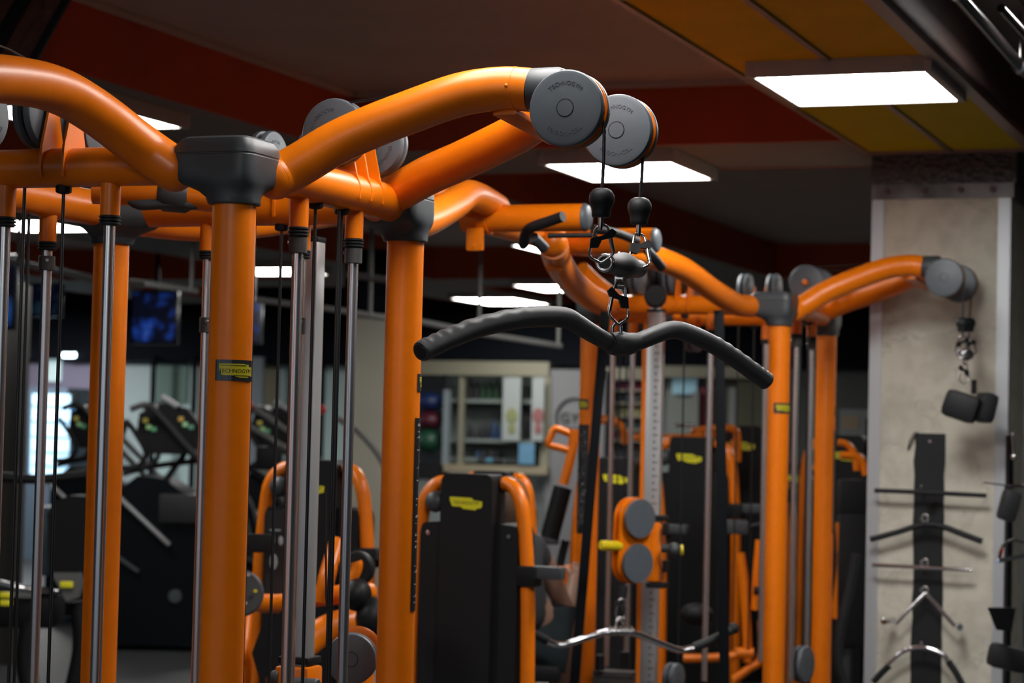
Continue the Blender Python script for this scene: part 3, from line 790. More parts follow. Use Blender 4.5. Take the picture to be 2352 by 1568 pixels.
# fixtures outside the picture, added fill lamps among them, light tower and pillar
lamp(-1.9, -1.32, 1.30, 1.96, 'added fill light over the camera, out of view', st=.6)  # dim unseen lamp added as front fill for the near tower
lamp(-1.9, -1.32, 3.95, 4.60, 'square lit panel light on the beam above the near station', st=.55)
lamp(-1.9, -1.32, 5.12, 5.78, 'square lit panel light whose far rim just enters the photo at the top')
lamp(-5.12, -4.55, 5.24, 5.90, 'square lit panel light overhead on the left, out of view')
lamp(-.95, -.35, 7.1, 7.75, 'added fill light in the recess right of the picture', z=ZT, st=.9)  # unseen lamp added to lift the upper part of the pillar
lamp(1.65, 2.23, 7.21, 7.87, 'square lit panel light under the beam to the right of the picture')
lamp(-1.9, -1.32, -.6, .05, 'square lit panel light behind the camera, out of view')
lamp(-5.12, -4.55, -1.2, -.5, 'square lit panel light behind the camera on the left, out of view')

# pillar --------------------------------------------------------------------
nt = m_conc.node_tree; N = nt.nodes; L = nt.links; tc = N['Texture Coordinate']; p = N['Principled BSDF']
n1 = N.new('ShaderNodeTexNoise'); n1.inputs['Scale'].default_value = 3.2; n1.inputs['Detail'].default_value = 8; n1.inputs['Distortion'].default_value = 1.2
n2 = N.new('ShaderNodeTexNoise'); n2.inputs['Scale'].default_value = 14; n2.inputs['Detail'].default_value = 6
mx = N.new('ShaderNodeMath'); mx.operation = 'MULTIPLY'
r = N.new('ShaderNodeValToRGB'); r.color_ramp.elements[0].position = .10; r.color_ramp.elements[1].position = .30
r.color_ramp.elements[0].color = (.50, .475, .395, 1); r.color_ramp.elements[1].color = (.66, .63, .53, 1)
L.new(tc.outputs['Object'], n1.inputs['Vector']); L.new(tc.outputs['Object'], n2.inputs['Vector'])
L.new(n1.outputs['Fac'], mx.inputs[0]); L.new(n2.outputs['Fac'], mx.inputs[1]); L.new(mx.outputs[0], r.inputs['Fac'])
mp = N.new('ShaderNodeMapping'); mp.inputs['Scale'].default_value = (1, 1, 1); vo = N.new('ShaderNodeTexVoronoi'); vo.feature = 'DISTANCE_TO_EDGE'; vo.inputs['Scale'].default_value = 2.6
n3 = N.new('ShaderNodeTexNoise'); n3.inputs['Scale'].default_value = 5; n3.inputs['Detail'].default_value = 6
vm = N.new('ShaderNodeMixRGB'); vm.inputs['Fac'].default_value = .35
L.new(tc.outputs['Object'], n3.inputs['Vector']); L.new(tc.outputs['Object'], vm.inputs['Color1']); L.new(n3.outputs['Color'], vm.inputs['Color2']); L.new(vm.outputs['Color'], vo.inputs['Vector'])
cr = N.new('ShaderNodeMapRange'); cr.inputs['From Max'].default_value = .012; cr.inputs['To Min'].default_value = .80
L.new(vo.outputs['Distance'], cr.inputs['Value'])
ml = N.new('ShaderNodeMixRGB'); ml.blend_type = 'MULTIPLY'; ml.inputs['Fac'].default_value = 1
L.new(r.outputs['Color'], ml.inputs['Color1']); L.new(cr.outputs['Result'], ml.inputs['Color2']); L.new(ml.outputs['Color'], p.inputs['Base Color'])
b = N.new('ShaderNodeBump'); b.inputs['Strength'].default_value = .5; b.inputs['Distance'].default_value = .01; L.new(mx.outputs[0], b.inputs['Height']); L.new(b.outputs['Normal'], p.inputs['Normal'])

PS0, PS1, PT0, PT1 = -1.99, -1.39, 9.68, 10.28
slab('wall_pillar', PS0, PS1, PT0, PT1, 0, 2.655, m_conc)
m_trim = mat('aluminium_corner_trim', (.50, .52, .55), .45, .5)
for s_, t_ in ((PS0, PT0), (PS1, PT0), (PS1, PT1), (PS0, PT1)):
    mb = MB()
    sx = 1 if s_ == PS0 else -1; ty = 1 if t_ == PT0 else -1
    mb.box((sx*.022, -ty*.004, 0), (.050, .008, 2.65)); mb.box((-sx*.004, ty*.022, 0), (.008, .050, 2.65))
    o = mb.build('trim_%d' % k, m_trim, None, smooth=False, loc=R(s_, t_, 1.327), rz=ROTR); struct(o); k += 1
m_cap2 = mat('tread_plate', (.10, .095, .10), .45, .6)
nt = m_cap2.node_tree; N = nt.nodes; L = nt.links; ck = N.new('ShaderNodeTexVoronoi'); ck.inputs['Scale'].default_value = 45
bb_ = N.new('ShaderNodeBump'); bb_.inputs['Strength'].default_value = .8; bb_.inputs['Distance'].default_value = .01
L.new(N['Texture Coordinate'].outputs['Object'], ck.inputs['Vector']); L.new(ck.outputs['Distance'], bb_.inputs['Height']); L.new(bb_.outputs['Normal'], N['Principled BSDF'].inputs['Normal'])
slab('trim_%d' % k, PS0-.01, PS1+.03, PT0-.012, PT1+.01, 2.72, ZB+.0, m_cap2); k += 1
slab('trim_%d' % k, PS0-.01, PS1+.02, PT0-.010, PT1+.01, 2.655, 2.722, mat('grey_metal_band', (.16, .15, .155), .5, .4, .3, 20, .5, 8)); k += 1
o = MB()
for s_ in (-1.93, -1.76, -1.60, -1.46): o.cyl(R(s_, PT0-.010, 2.69), R(s_, PT0-.026, 2.69), .014, 14)
struct(o.build('trim_%d' % k, m_brown)); k += 1

# glowing panels added behind the camera for cool fill and chrome reflections
for i, s0 in enumerate((-9.5, -6.6, -3.7, -.8, 2.1)):
    slab('window_%d' % (10+i), s0, s0+2.4, -4.99, -4.95, .9, 2.5, mat('cool_fill_glow', (.3, .35, .4), .2, emit=(.62, .78, 1.0), estr=.60))
# outer walls ---------------------------------------------------------------
TW = 21.6
slab('wall_back', -16, 6, TW+.02, TW+.3, 0, 2.9, m_wall)
slab('wall_left', -16.2, -16, -5, 28, 0, 3.2, m_darkwall)
slab('wall_right', 6, 6.2, -5, 28, 0, 3.2, m_darkwall)
slab('wall_front', -16, 6, -5.2, -5, 0, 3.2, m_wall)
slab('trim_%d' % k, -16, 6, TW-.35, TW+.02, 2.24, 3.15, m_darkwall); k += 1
# ================================================================== pillar attachments
def onpil(px, py, off=0.0): return onT(px, py, PT0-off)
def bar_thing(name, pts, r, m, label, cat, off=.085, grips=None, group='bars hung on the pillar front', extra=None):
    base = onpil(2125, pts[len(pts)//2][1], off)
    o = thing(name, base, label, cat, 0, group)
    P = [onpil(px, py, off)-base for px, py in pts]
    MB().tube(smooth_path(P, 6) if len(P) > 2 else P, r, 18).build('bar', m, o)
    bk = onpil(2125, pts[len(pts)//2][1]-8, .0)-base
    MB().tube([bk+Vector((0, 0, .0)), bk+B_*(-off*1.0), bk+B_*(-off*1.15)+Vector((0, 0, .018))], .005, 10).build('hook', m_steel, o)
    if grips:
        for g in grips: MB().tube(smooth_path([onpil(px, py, off)-base for px, py in g[0]], 6), g[1], 18).build('grip', m_rubber, o)
    if extra: extra(o, base)
    return o
c = onpil(2134, 1300, .006); h0 = onpil(2137, 995, .006).z
ms = MB(); rl = []
rnd = random.Random(5)
for i in range(26):
    z = h0-i*(h0-.05)/25
    j = rnd.uniform(-.004, .004); x0 = onpil(2105, 0).dot(A_)+.0+rnd.uniform(-.003, .003)
    rl.append((z, -.068+j, .066+rnd.uniform(-.003, .003)))
q = onpil(2137, 1000, 0); S0 = q.dot(A_)
rings = [[Vector((a, -.008, z)), Vector((b_, -.008, z)), Vector((b_, 0, z)), Vector((a, 0, z))] for z, a, b_ in rl]
o = thing('rubber_mat_strip', R(S0, PT0-.001), 'long black rubber strip fixed down the front of the concrete pillar', 'rubber mat', ROTR)
MB().loft(rings).build('strip', m_rubber, o, smooth=False)
MB().cyl((0.0, -.008, h0-.035), (0, -.012, h0-.035), .006).build('screw', m_steel, o)
MB().tube(smooth_path([(-.065, -.012, h0+.005), (-.085, -.02, h0-.03), (-.095, -.016, h0-.075), (-.082, -.015, h0-.05), (-.07, -.012, h0-.02), (-.05, -.02, h0+.008)], 5), .003, 8).build('cord', m_cable, o)

bar_thing('straight_bar', [(2009, 1126), (2137, 1131), (2266, 1138)], .0105, m_rubber, 'straight black bar hung topmost on the front of the concrete pillar', 'cable bar')
def tri(o, base):
    c = onpil(2137, 1140, .085)-base
    MB().plate([c+A_*-.03, c+A_*.03, c+Vector((0, 0, -.035))], B_*.008).build('hanger_plate', m_black, o)
tri(sc.objects['straight_bar'], onpil(2125, 1131, .085))
def ringx(py, m=None):
    def f(o, base):
        c = onpil(2125, py, .085)-base
        MB().tube([c+A_*math.cos(a)*.012+Vector((0, 0, 1))*math.sin(a)*.018 for a in [2*math.pi*k/20 for k in range(20)]], .004, 10, closed=True).build('ring', m_steel, o)
    return f
bar_thing('angled_bar', [(1999, 1238), (2060, 1222), (2105, 1208), (2130, 1204), (2165, 1209), (2210, 1226), (2256, 1243)], .0135, m_rubber, 'black shallow V bar hung second from the top on the concrete pillar', 'cable bar', extra=ringx(1190))
bar_thing('straight_bar', [(2004, 1297), (2120, 1303), (2232, 1309)], .0095, m_chrome, 'straight chrome bar hung in the middle of the concrete pillar', 'cable bar', extra=ringx(1292))
def vex(o, base):
    for px, py, dx in ((2048, 1424, -1), (2203, 1436, 1)):
        c = onpil(px, py, .085)-base
        d = (A_*.75*dx+Vector((0, 0, .35))).normalized(); d2 = (B_*-1+A_*.2*dx).normalized()
        MB().cyl(c-d2*.02, c+d2*.09, .014, 20).build('grip', m_steel, o)
bar_thing('v_handle', [(2058, 1432), (2090, 1398), (2122, 1366), (2130, 1366), (2160, 1400), (2195, 1438)], .0085, m_chrome, 'chrome V handle with two stub grips hung low on the concrete pillar', 'cable bar',
          extra=lambda o, b: (vex(o, b), ringx(1356)(o, b)))
bar_thing('arched_bar', [(2035, 1530), (2050, 1515), (2070, 1498), (2095, 1488), (2125, 1487), (2152, 1495), (2172, 1508), (2180, 1530)], .0105, m_chrome, 'chrome arched bar with black grips hung lowest on the concrete pillar', 'cable bar',
          grips=[([(2006, 1566), (2022, 1548), (2042, 1528)], .015), ([(2178, 1518), (2196, 1545), (2212, 1575)], .015)])

# right flank of the pillar -----------------------------------------------
def onfl(px, py, off=0.0): return onS(px, py, PS1+off)
b0 = onfl(2320, 1000, .008)
o = thing('rubber_mat_strip', Vector((b0.x, b0.y, 0)), 'black rubber strip on the right flank of the concrete pillar, at the right photo edge', 'rubber mat', ROTR)
MB().box((0, 0, b0.z/2), (.012, .17, b0.z)).build('strip', m_rubber, o, smooth=False)
def fl(name, label, cat, ref):
    b = onfl(*ref, .10); return thing(name, b, label, cat, 0, 'attachments hung on the pillar flank'), b
o, b = fl('rope_handle', 'chrome rod handle hung at the top of the pillar flank by the right edge', 'cable handle', (2328, 1030))
MB().tube([onfl(2326, 995, .1)-b, onfl(2328, 1040, .1)-b], .007).build('bar', m_chrome, o)
MB().ball(onfl(2329, 1048, .1)-b, .014).build('end_ball', m_steel, o)
MB().tube([onfl(2328, 1000, .0)-b, onfl(2326, 998, .11)-b], .004).build('hook', m_steel, o)
o, b = fl('foam_pad', 'black padded handle with a chrome ring on the pillar flank by the right edge', 'cable handle', (2318, 1160))
mb = MB().box(Vector((0, 0, 0)), (.07, .10, .13), Matrix.Rotation(.25, 3, 'Y'), .02); mb.build('pad', m_rubber, o)
MB().tube([(-.02+.0, 0, .075), (.05, 0, .08), (.11, .02, .075)], .008).build('bar', m_chrome, o)
MB().tube([(0, 0, .08), (-.10, .03, .09)], .003).build('hook', m_black, o)
o, b = fl('stirrup_handle', 'thin steel stirrup handle with a red band on the pillar flank', 'cable handle', (2322, 1260))
MB().tube(smooth_path([onfl(2292, 1283, .14)-b, onfl(2302, 1255, .13)-b, onfl(2325, 1240, .12)-b, onfl(2350, 1245, .11)-b], 5), .006).build('frame', m_steel, o)
MB().cyl(onfl(2291, 1288, .14)-b, onfl(2352, 1275, .11)-b, .009).build('bar', m_chrome, o)
MB().cyl(onfl(2296, 1278, .137)-b, onfl(2300, 1262, .135)-b, .008).build('red_band', mat('red_plastic', (.35, .02, .02), .4), o)
MB().tube([onfl(2330, 1240, .12)-b, onfl(2330, 1238, 0)-b], .004).build('hook', m_steel, o)
o, b = fl('foam_pad', 'black wedge shaped foam pad on the pillar flank, above the lowest one', 'cable handle', (2305, 1420))
c = onfl(2270, 1397, .17)-b
mb = MB(); mb.loft([[onfl(2268, 1395, .16)-b, onfl(2332, 1396, .10)-b, onfl(2334, 1396, .04)-b, onfl(2285, 1394, .06)-b], [onfl(2288, 1446, .15)-b, onfl(2322, 1450, .10)-b, onfl(2324, 1450, .04)-b, onfl(2295, 1446, .06)-b]]); mb.build('pad', m_rubber, o)
MB().tube([onfl(2310, 1400, .1)-b, onfl(2310, 1396, 0)-b], .004).build('hook', m_steel, o)
o, b = fl('foam_pad', 'lowest black foam pad on the pillar flank, at the lower right corner', 'cable handle', (2315, 1510))
MB().box((0, 0, 0), (.16, .10, .10), Matrix.Rotation(.2, 3, 'Y'), .025).build('pad', m_rubber, o)
MB().tube([(0, 0, .04), (-.10, .03, .06)], .004).build('hook', m_steel, o)

# ================================================================== selector machines in the middle distance
def sel_machine(px, Y, rz, sc_, label, group='orange and black strength machines', logo=True, wide=1.0):
    b = W(px, 1000, Y); o = thing('strength_machine', Vector((b.x, b.y, 0)), label, 'gym machine', rz, group); o.scale = (sc_*wide, sc_, sc_)
    return o
def sel_parts(o):
    f = MB()
    prof = rpoly([(-.108, 0.02), (.108, 0.02), (.106, 1.30), (.104, 1.41), (-.104, 1.41), (-.106, 1.30)], .02, 4)
    top = []
    for p in prof:
        z = p.y
        if z > 1.38: z += .028*(1-(p.x/.11)**2)
        top.append(Vector((p.x, 0, z)))
    f.plate([v+Vector((0, -.055, 0)) for v in top], (0, .11, 0)); f.build('spine_cover', m_panel, o)
    for sx in (-1, 1):
        poly = rpoly([(sx*.104, .02), (sx*.200, .02), (sx*.200, 1.21), (sx*.190, 1.238), (sx*.104, 1.245)], .012, 3)
        MB().plate([Vector((p.x, -.03, p.y)) for p in poly], (0, .14, 0)).build('side_cover', m_panel, o)
        MB().cyl((sx*.165, -.03, 1.20), (sx*.165, -.036, 1.20), .008).build('screw', m_steel, o)
        pth = smooth_path([(sx*.085, .03, 1.385), (sx*.125, .02, 1.388), (sx*.165, .01, 1.372), (sx*.195, 0, 1.325), (sx*.210, 0, 1.25), (sx*.228, -.0, 1.05), (sx*.236, 0, .8), (sx*.24, 0, .40), (sx*.24, 0, .04)], 6)
        MB().tube(pth, .0265, 24).build('frame_tube', m_orange, o)
        MB().tube([(sx*.085, .03, 1.385), (sx*.118, .022, 1.388)], .030, 20).build('tube_sleeve', m_black, o)
    MB().ball((-.145, -.02, 1.315), .040, (1, .8, 1)).build('pivot_cover', m_cap, o)
    MB().box((0, -.02, .03), (.52, .30, .06), bev=.01).build('base', m_cap, o)
    # logo
    z = 1.315; w_ = .066
    lg = [(-w_, z+.022), (.022, z+.020), (.030, z+.012), (w_, z+.008), (w_, z-.010), (w_*.9, z-.016), (.045, z-.018), (.038, z-.024), (-.012, z-.020), (-.02, z-.013), (-w_*.85, z-.012), (-w_, z+.010)]
    lo = MB().plate([Vector((x, -.0552, zz)) for x, zz in lg], (0, -.002, 0)).build('yellow_logo', mat('bright_logo', (.78, .72, .02), .4), o)
    mb = MB(); put_text(mb, 'TECHNOGYM', lambda X, Y, Z: Vector((X, -.0574-max(0, Z), z-.004+Y)), .0165, .1, .02); mb.build('logo_lettering', m_panel, lo)
    return o
A1 = sel_parts(sel_machine(1090, 8.0, math.radians(-26), 1.0, 'nearest black strength machine with a yellow logo, orange side tubes, right of the second post'))
def selc(px, Y, rz, s, label):
    c = tree_copy(A1); b = W(px, 1000, Y); c.location = (b.x, b.y, 0); c.rotation_euler = (0, 0, math.radians(rz)); c.scale = (s, s, s); c['label'] = label; return c
# joint and arm on the nearest one
MB().box((.235, 0, 1.06), (.075, .07, .075), bev=.008).build('arm_clamp', m_black, A1)
MB().box((.31, -.0, 1.075), (.12, .05, .045), bev=.006).build('arm', m_cap, A1)
selc(1138, 11.0, -26, .965, 'strength machine standing just behind the nearest logo machine, only its arched top showing')
G1 = selc(728, 8.5, -22, 1.02, 'orange and black strength machine seen between the chrome rods and the grey upright')
selc(1425, 11.2, -24, 1.02, 'strength machine with a yellow logo behind the left rods of the far station')
selc(1592, 12.0, -24, 1.10, 'strength machine with a yellow logo behind the thin cables of the far station')
selc(1705, 13.4, -5, 1.15, 'strength machine showing one orange shoulder just left of the far front post')
selc(1832, 14.8, -24, .98, 'strength machine with a yellow logo between the two right posts of the far station')
selc(1945, 12.4, -24, 1.12, 'strength machine with a yellow logo immediately left of the concrete pillar')

def piece(name, label, cat, px, Y, group=None):
    b = W(px, 1000, Y); o = thing(name, Vector((b.x, b.y, 0)), label, cat, 0, group)
    loc = Vector(o.location)
    return o, (lambda px, py, Y=Y: W(px, py, Y)-loc)
def tb(o, l, name, pts, r, m, n=6, seg=18):
    P = [l(*p) for p in pts]
    return MB().tube(smooth_path(P, n) if len(P) > 2 else P, r, seg).build(name, m, o)
# extra limbs of the machine behind the rods
o, l = piece('leg_machine', 'low orange machine with black pads behind the chrome rods of the near station', 'gym machine', 720, 7.9)
tb(o, l, 'frame_tube', [(600, 1385, 8.0), (650, 1385, 7.9), (720, 1372, 7.8), (790, 1365, 7.8), (850, 1360, 7.9)], .035, m_orange)
tb(o, l, 'frame_tube', [(560, 1568, 7.6), (562, 1530, 7.6), (558, 1490, 7.6), (566, 1400, 7.7)], .024, m_orange)
tb(o, l, 'frame_tube', [(640, 1568, 7.5), (680, 1500, 7.6), (760, 1440, 7.7), (850, 1420, 7.8)], .050, m_orange)
tb(o, l, 'frame_tube', [(740, 1380, 7.7), (752, 1320, 7.7), (775, 1245, 7.8)], .03, m_orange)
tb(o, l, 'handle', [(790, 1350, 7.5), (812, 1322, 7.5), (820, 1300, 7.5), (818, 1290, 7.5)], .020, m_orange)
b = MB().cyl(l(822, 1305, 7.62), l(816, 1307, 7.52), .062, 32); b.build('cam', m_black, o)
MB().ball(l(820, 1365, 7.5), .065, (.8, 1, .9)).build('pad', m_black, o)
MB().ball(l(856, 1420, 7.5), .075, (.8, 1, 1)).build('pad', m_black, o)
poly = [l(578, 1500, 7.4), l(600, 1440, 7.4), l(650, 1400, 7.4), l(668, 1470, 7.4), l(640, 1530, 7.4), l(598, 1568, 7.4)]
MB().plate(poly, (0, .10, 0)).build('seat', m_black, o)
MB().cyl(l(553, 1362, 7.2), l(548, 1362, 7.27), .078, 40).build('disc_cover', mat('grey_disc', (.06, .06, .062), .5), o)
for px, py, mm in ((571, 1320, m_steel), (565, 1385, m_steel), (587, 1357, m_yellow)): MB().cyl(l(px, py, 7.19), l(px-1, py, 7.18), .006).build('screw', mm, o)
o, l = piece('instruction_placard', 'black placard with pale exercise figures standing left of the chrome rods', 'sign', 632, 8.2)
poly = [l(612, 1175), l(650, 1170), l(668, 1180), l(668, 1390), l(640, 1405), l(606, 1400)]
MB().plate(poly, (0, .02, 0)).build('board', m_chart, o)
for px, py, rx, rz_ in ((624, 1240, .011, .022), (645, 1242, .009, .018), (628, 1290, .016, .030)):
    MB().ball(l(px, py, 8.19), 1, (rx, .002, rz_)).build('printed_figure', mat('pale_print', (.30, .33, .33), .6), o)
MB().box(l(632, 1217, 8.19), (.04, .002, .006)).build('printed_line', MATS['pale_print'], o)
MB().box(l(592, 1247, 8.15), (.11, .03, .07), bev=.006).build('clamp', m_black, o)
MB().cyl(Vector((.0, .03, 0)), l(638, 1390, 8.22), .015).build('stand', m_black, o)

# chest press with loop handle left of the far station
o, l = piece('chest_press_machine', 'orange chest press arm with loop handle and black pad, left of the far station post', 'gym machine', 1290, 10.4)
tb(o, l, 'loop_handle', [(1318, 1000), (1300, 992), (1275, 985), (1266, 1000), (1260, 1020), (1285, 1028), (1312, 1036)], .018, m_orange, 4)
tb(o, l, 'press_arm', [(1318, 985), (1316, 1020), (1308, 1060), (1294, 1112)], .024, m_orange)
tb(o, l, 'pad', [(1293, 1118, 10.3), (1282, 1160, 10.3), (1262, 1235, 10.3)], .045, m_black)
tb(o, l, 'lever', [(1300, 1240), (1290, 1280), (1282, 1320)], .02, m_black)
MB().cyl((0, 0, 0), l(1285, 1300), .03).build('post', m_orange, o)
MB().tube([l(1298, 1300), l(1325, 1400), l(1330, 1568)], .03).build('post', m_orange, o)
# far pulldown frame
o, l = piece('pulldown_machine', 'orange machine frame with a short chrome bar behind the thin cables of the far station', 'gym machine', 1580, 13.0)
tb(o, l, 'frame_tube', [(1380, 962), (1393, 966)], .028, m_orange)
tb(o, l, 'frame_tube', [(1402, 960), (1420, 972), (1434, 990), (1436, 1020)], .022, m_orange)
tb(o, l, 'crossbar', [(1440, 1004), (1530, 1005), (1600, 1004)], .022, m_orange)
tb(o, l, 'frame_tube', [(1590, 990), (1630, 985), (1680, 984), (1693, 1000), (1694, 1060)], .022, m_orange)
tb(o, l, 'frame_tube', [(1687, 1010), (1678, 1060), (1664, 1130)], .020, m_orange)
tb(o, l, 'frame_tube', [(1605, 985), (1607, 1010), (1612, 1050)], .035, m_orange)
tb(o, l, 'short_bar', [(1550, 976, 12.9), (1595, 978, 12.9)], .012, m_chrome)
tb(o, l, 'frame_tube', [(1385, 1055), (1388, 1110)], .035, m_orange)
MB().cyl((0, 0, 0), l(1600, 985), .035).build('post', m_orange, o)
tb(o, l, 'frame_tube', [(1537, 1090), (1545, 1180), (1556, 1280), (1565, 1568)], .030, m_orange)
o, l = piece('low_row_machine', 'orange tubular machine low down behind the far station, left of its front post', 'gym machine', 1720, 11.0)
tb(o, l, 'frame_tube', [(1700, 1270), (1708, 1330), (1714, 1420), (1718, 1520)], .024, m_orange)
tb(o, l, 'frame_tube', [(1745, 1240), (1738, 1330), (1735, 1400)], .022, m_orange)
tb(o, l, 'frame_tube', [(1690, 1500), (1730, 1500)], .03, m_orange)
tb(o, l, 'frame_tube', [(1750, 1425), (1748, 1510), (1720, 1535), (1685, 1562)], .022, m_orange)
tb(o, l, 'frame_tube', [(1570, 1512), (1640, 1510), (1690, 1506)], .022, m_orange)
MB().box(l(1690, 1210), (.12, .08, .07), bev=.01).build('clamp', m_cap, o)
tb(o, l, 'arm', [(1715, 1212), (1750, 1204)], .014, m_black)
MB().ball(l(1600, 1410), .07, (1.2, 1, .8)).build('seat', m_panel, o)
MB().cyl(l(1730, 1355), l(1745, 1356), .03).build('knob', m_black, o)
o, l = piece('rowing_machine', 'orange machine frame between the far station and the pillar', 'gym machine', 1950, 11.5)
tb(o, l, 'frame_tube', [(1925, 1015), (1945, 1020), (1962, 1040), (1968, 1080)], .018, m_orange)
tb(o, l, 'frame_tube', [(1930, 1045), (1975, 1052), (1990, 1090)], .022, m_orange)
tb(o, l, 'frame_tube', [(1925, 1180), (1960, 1178), (1990, 1172)], .016, m_black)
tb(o, l, 'frame_tube', [(1932, 1200), (1935, 1300), (1920, 1420)], .030, m_orange)
MB().ball(l(1938, 1172), .022).build('knob', m_orange, o)
MB().ball(l(1948, 1196), .03, (1.6, 1, .6)).build('grip', m_orange, o)
MB().cyl((0, 0, 0), l(1965, 1100), .03).build('post', m_cap, o)
MB().box(l(1960, 1140), (.16, .12, .18), bev=.02).build('housing', m_panel, o)
MB().box(l(1955, 1330), (.15, .12, .70), bev=.02).build('housing', m_panel, o)
o, l = piece('lever_handle', 'tall curved black lever standing left of the concrete pillar', 'machine lever', 1940, 9.7)
tb(o, l, 'lever', [(1966, 1272), (1960, 1310), (1950, 1360), (1936, 1420), (1926, 1480), (1928, 1530), (1940, 1580), (1950, 1700), (1950, 1795)], .021, m_rubber)
# two flat dark uprights in front of the far station
for nm, a, b, lab in (('flat_upright', (1391, 715), (1300, 1800), 'flat black leaning upright at the left end of the far station'), ('flat_upright', (1651, 712), (1668, 1800), 'flat black upright crossing the far station near its middle')):
    Y = 8.85
    pa, pb = W(*a, Y), W(*b, Y)
    d = (pb-pa).normalized(); pb = pa+d*((pa.z)/(-d.z)); o = MB().bar(pa-pb, (0, 0, 0), .040, .016, upv=(0, 1, 0), bev=.002).build(nm, mat('blue_black_steel', (.003, .004, .006), .6, spec=.12), None, loc=pb)
    tag(o, lab, 'rack upright')

# ================================================================== person seated behind the nearest machine
m_skin = mat('skin', (.24, .135, .095), .5, 0, .1, 200); m_hair = mat('hair', (.10, .055, .03), .7, 0, .6, 300)
m_shirt = mat('dark_shirt', (.02, .022, .026), .8); m_shorts = mat('dark_teal_shorts', (.006, .014, .018), .8)
Yp = 8.95
base = W(1200, 1000, Yp); pr = thing('person', Vector((base.x, base.y, 0)), 'person seated behind the nearest logo machine, back to the camera, dark shirt with white collar', 'person', 0)
def lp(px, py, Y=Yp): return W(px, py, Y)-Vector(pr.location)
def skin_body(name, nodes, edges, m, parent, lv=2):
    me = D.meshes.new(name); me.from_pydata([n[0] for n in nodes], edges, []); o = D.objects.new(name, me); link(o); o.parent = parent
    md = o.modifiers.new('skin', 'SKIN'); sd = o.modifiers.new('sub', 'SUBSURF'); sd.levels = lv; sd.render_levels = lv
    md.use_smooth_shade = True
    for i, n in enumerate(nodes):
        r = n[1]; me.skin_vertices[0].data[i].radius = r if isinstance(r, tuple) else (r, r); me.skin_vertices[0].data[i].use_root = (i == 0)
    bpy.context.view_layer.update(); dg = bpy.context.evaluated_depsgraph_get()
    m2 = D.meshes.new_from_object(o.evaluated_get(dg)); D.objects.remove(o); m2.name = name; m2.materials.clear(); m2.materials.append(m)
    for p in m2.polygons: p.use_smooth = True
    o = D.objects.new(name, m2); link(o); o.parent = parent; return o
# pelvis, spine, head; arms; legs
hip = lp(1195, 1448); F = Vector((.25, .97, 0))
neck = lp(1168, 1212); head = lp(1166, 1165, Yp+.02)
sh_r, sh_l = lp(1232, 1258), lp(1102, 1252)
el_r, el_l = lp(1300, 1402, Yp+.10), lp(1040, 1395, Yp+.10)
wr_r, wr_l = lp(1322, 1330, Yp+.30), lp(1020, 1330, Yp+.30)
kn_r, kn_l = hip+F*.40+Vector((.08, 0, .03)), hip+F*.42+Vector((-.14, 0, .03))
an_r, an_l = Vector((kn_r.x+.0, kn_r.y+.05, .09)), Vector((kn_l.x, kn_l.y+.05, .09))
nodes = [(hip, (.15, .12)), (hip*.65+neck*.35, (.135, .105)), (hip*.25+neck*.75, (.155, .105)), (neck-Vector((0, 0, .03)), (.07, .065)), (neck+Vector((0, .005, .03)), .055), (head, (.072, .085)), (head+Vector((0, 0, .055)), (.060, .072)),
         (sh_r, .058), (sh_r*.5+el_r*.5, .048), (el_r, .040), (el_r*.5+wr_r*.5, .036), (wr_r, .025), (wr_r+(wr_r-el_r).normalized()*.07, (.034, .018)),
         (sh_l, .058), (sh_l*.5+el_l*.5, .048), (el_l, .040), (el_l*.5+wr_l*.5, .036), (wr_l, .025), (wr_l+(wr_l-el_l).normalized()*.07, (.034, .018)),
         (hip+Vector((.10, .05, -.02)), .095), (kn_r, .062), (kn_r*.5+an_r*.5, .055), (an_r, .038), (an_r+F*.16+Vector((0, 0, -.045)), .035),
         (hip+Vector((-.10, .05, -.02)), .095), (kn_l, .062), (kn_l*.5+an_l*.5, .055), (an_l, .038), (an_l+F*.16+Vector((0, 0, -.045)), .035)]
edges = [(0, 1), (1, 2), (2, 3), (3, 4), (4, 5), (5, 6), (2, 7), (7, 8), (8, 9), (9, 10), (10, 11), (11, 12), (2, 13), (13, 14), (14, 15), (15, 16), (16, 17), (17, 18),
         (0, 19), (19, 20), (20, 21), (21, 22), (22, 23), (0, 24), (24, 25), (25, 26), (26, 27), (27, 28)]
for wr, el, sg in ((wr_r, el_r, 1), (wr_l, el_l, -1)):          # five separate fingers closing on a grip
    d = (wr-el).normalized(); palm = wr+d*.07; side = d.cross(Vector((0, 1, 0))).normalized()
    pi = 12 if sg == 1 else 18
    for k, L in enumerate((.030, .034, .032, .026)):
        i0 = len(nodes); off = side*(.024-.016*k)
        nodes += [(palm+off*1.0+d*.012, .0085), (palm+off+d*(.012+L)+Vector((0, .008, 0)), .0082), (palm+off+d*(.008+L)+Vector((0, .036, -.012)), .0078)]
        edges += [(pi, i0), (i0, i0+1), (i0+1, i0+2)]
    i0 = len(nodes); nodes += [(wr+d*.03+side*.034, .0095), (wr+d*.055+side*.046+Vector((0, .02, 0)), .0085)]; edges += [(pi-1, i0), (i0, i0+1)]
skin_body('body', nodes, edges, m_skin, pr)
MB().ball(head+Vector((0, -.008, .022)), 1, (.088, .104, .108), seg=28).build('hair', m_hair, pr)
MB().ball(head+Vector((.080, 0, -.01)), 1, (.012, .020, .030)).build('ear', m_skin, pr)
MB().ball(head+Vector((-.080, 0, -.01)), 1, (.012, .020, .030)).build('ear', m_skin, pr)
fc = head+Vector((0, .085, -.02)); mb = MB(); mb.ball(fc+Vector((0, .015, 0)), 1, (.013, .018, .022)); mb.build('nose', m_skin, pr)
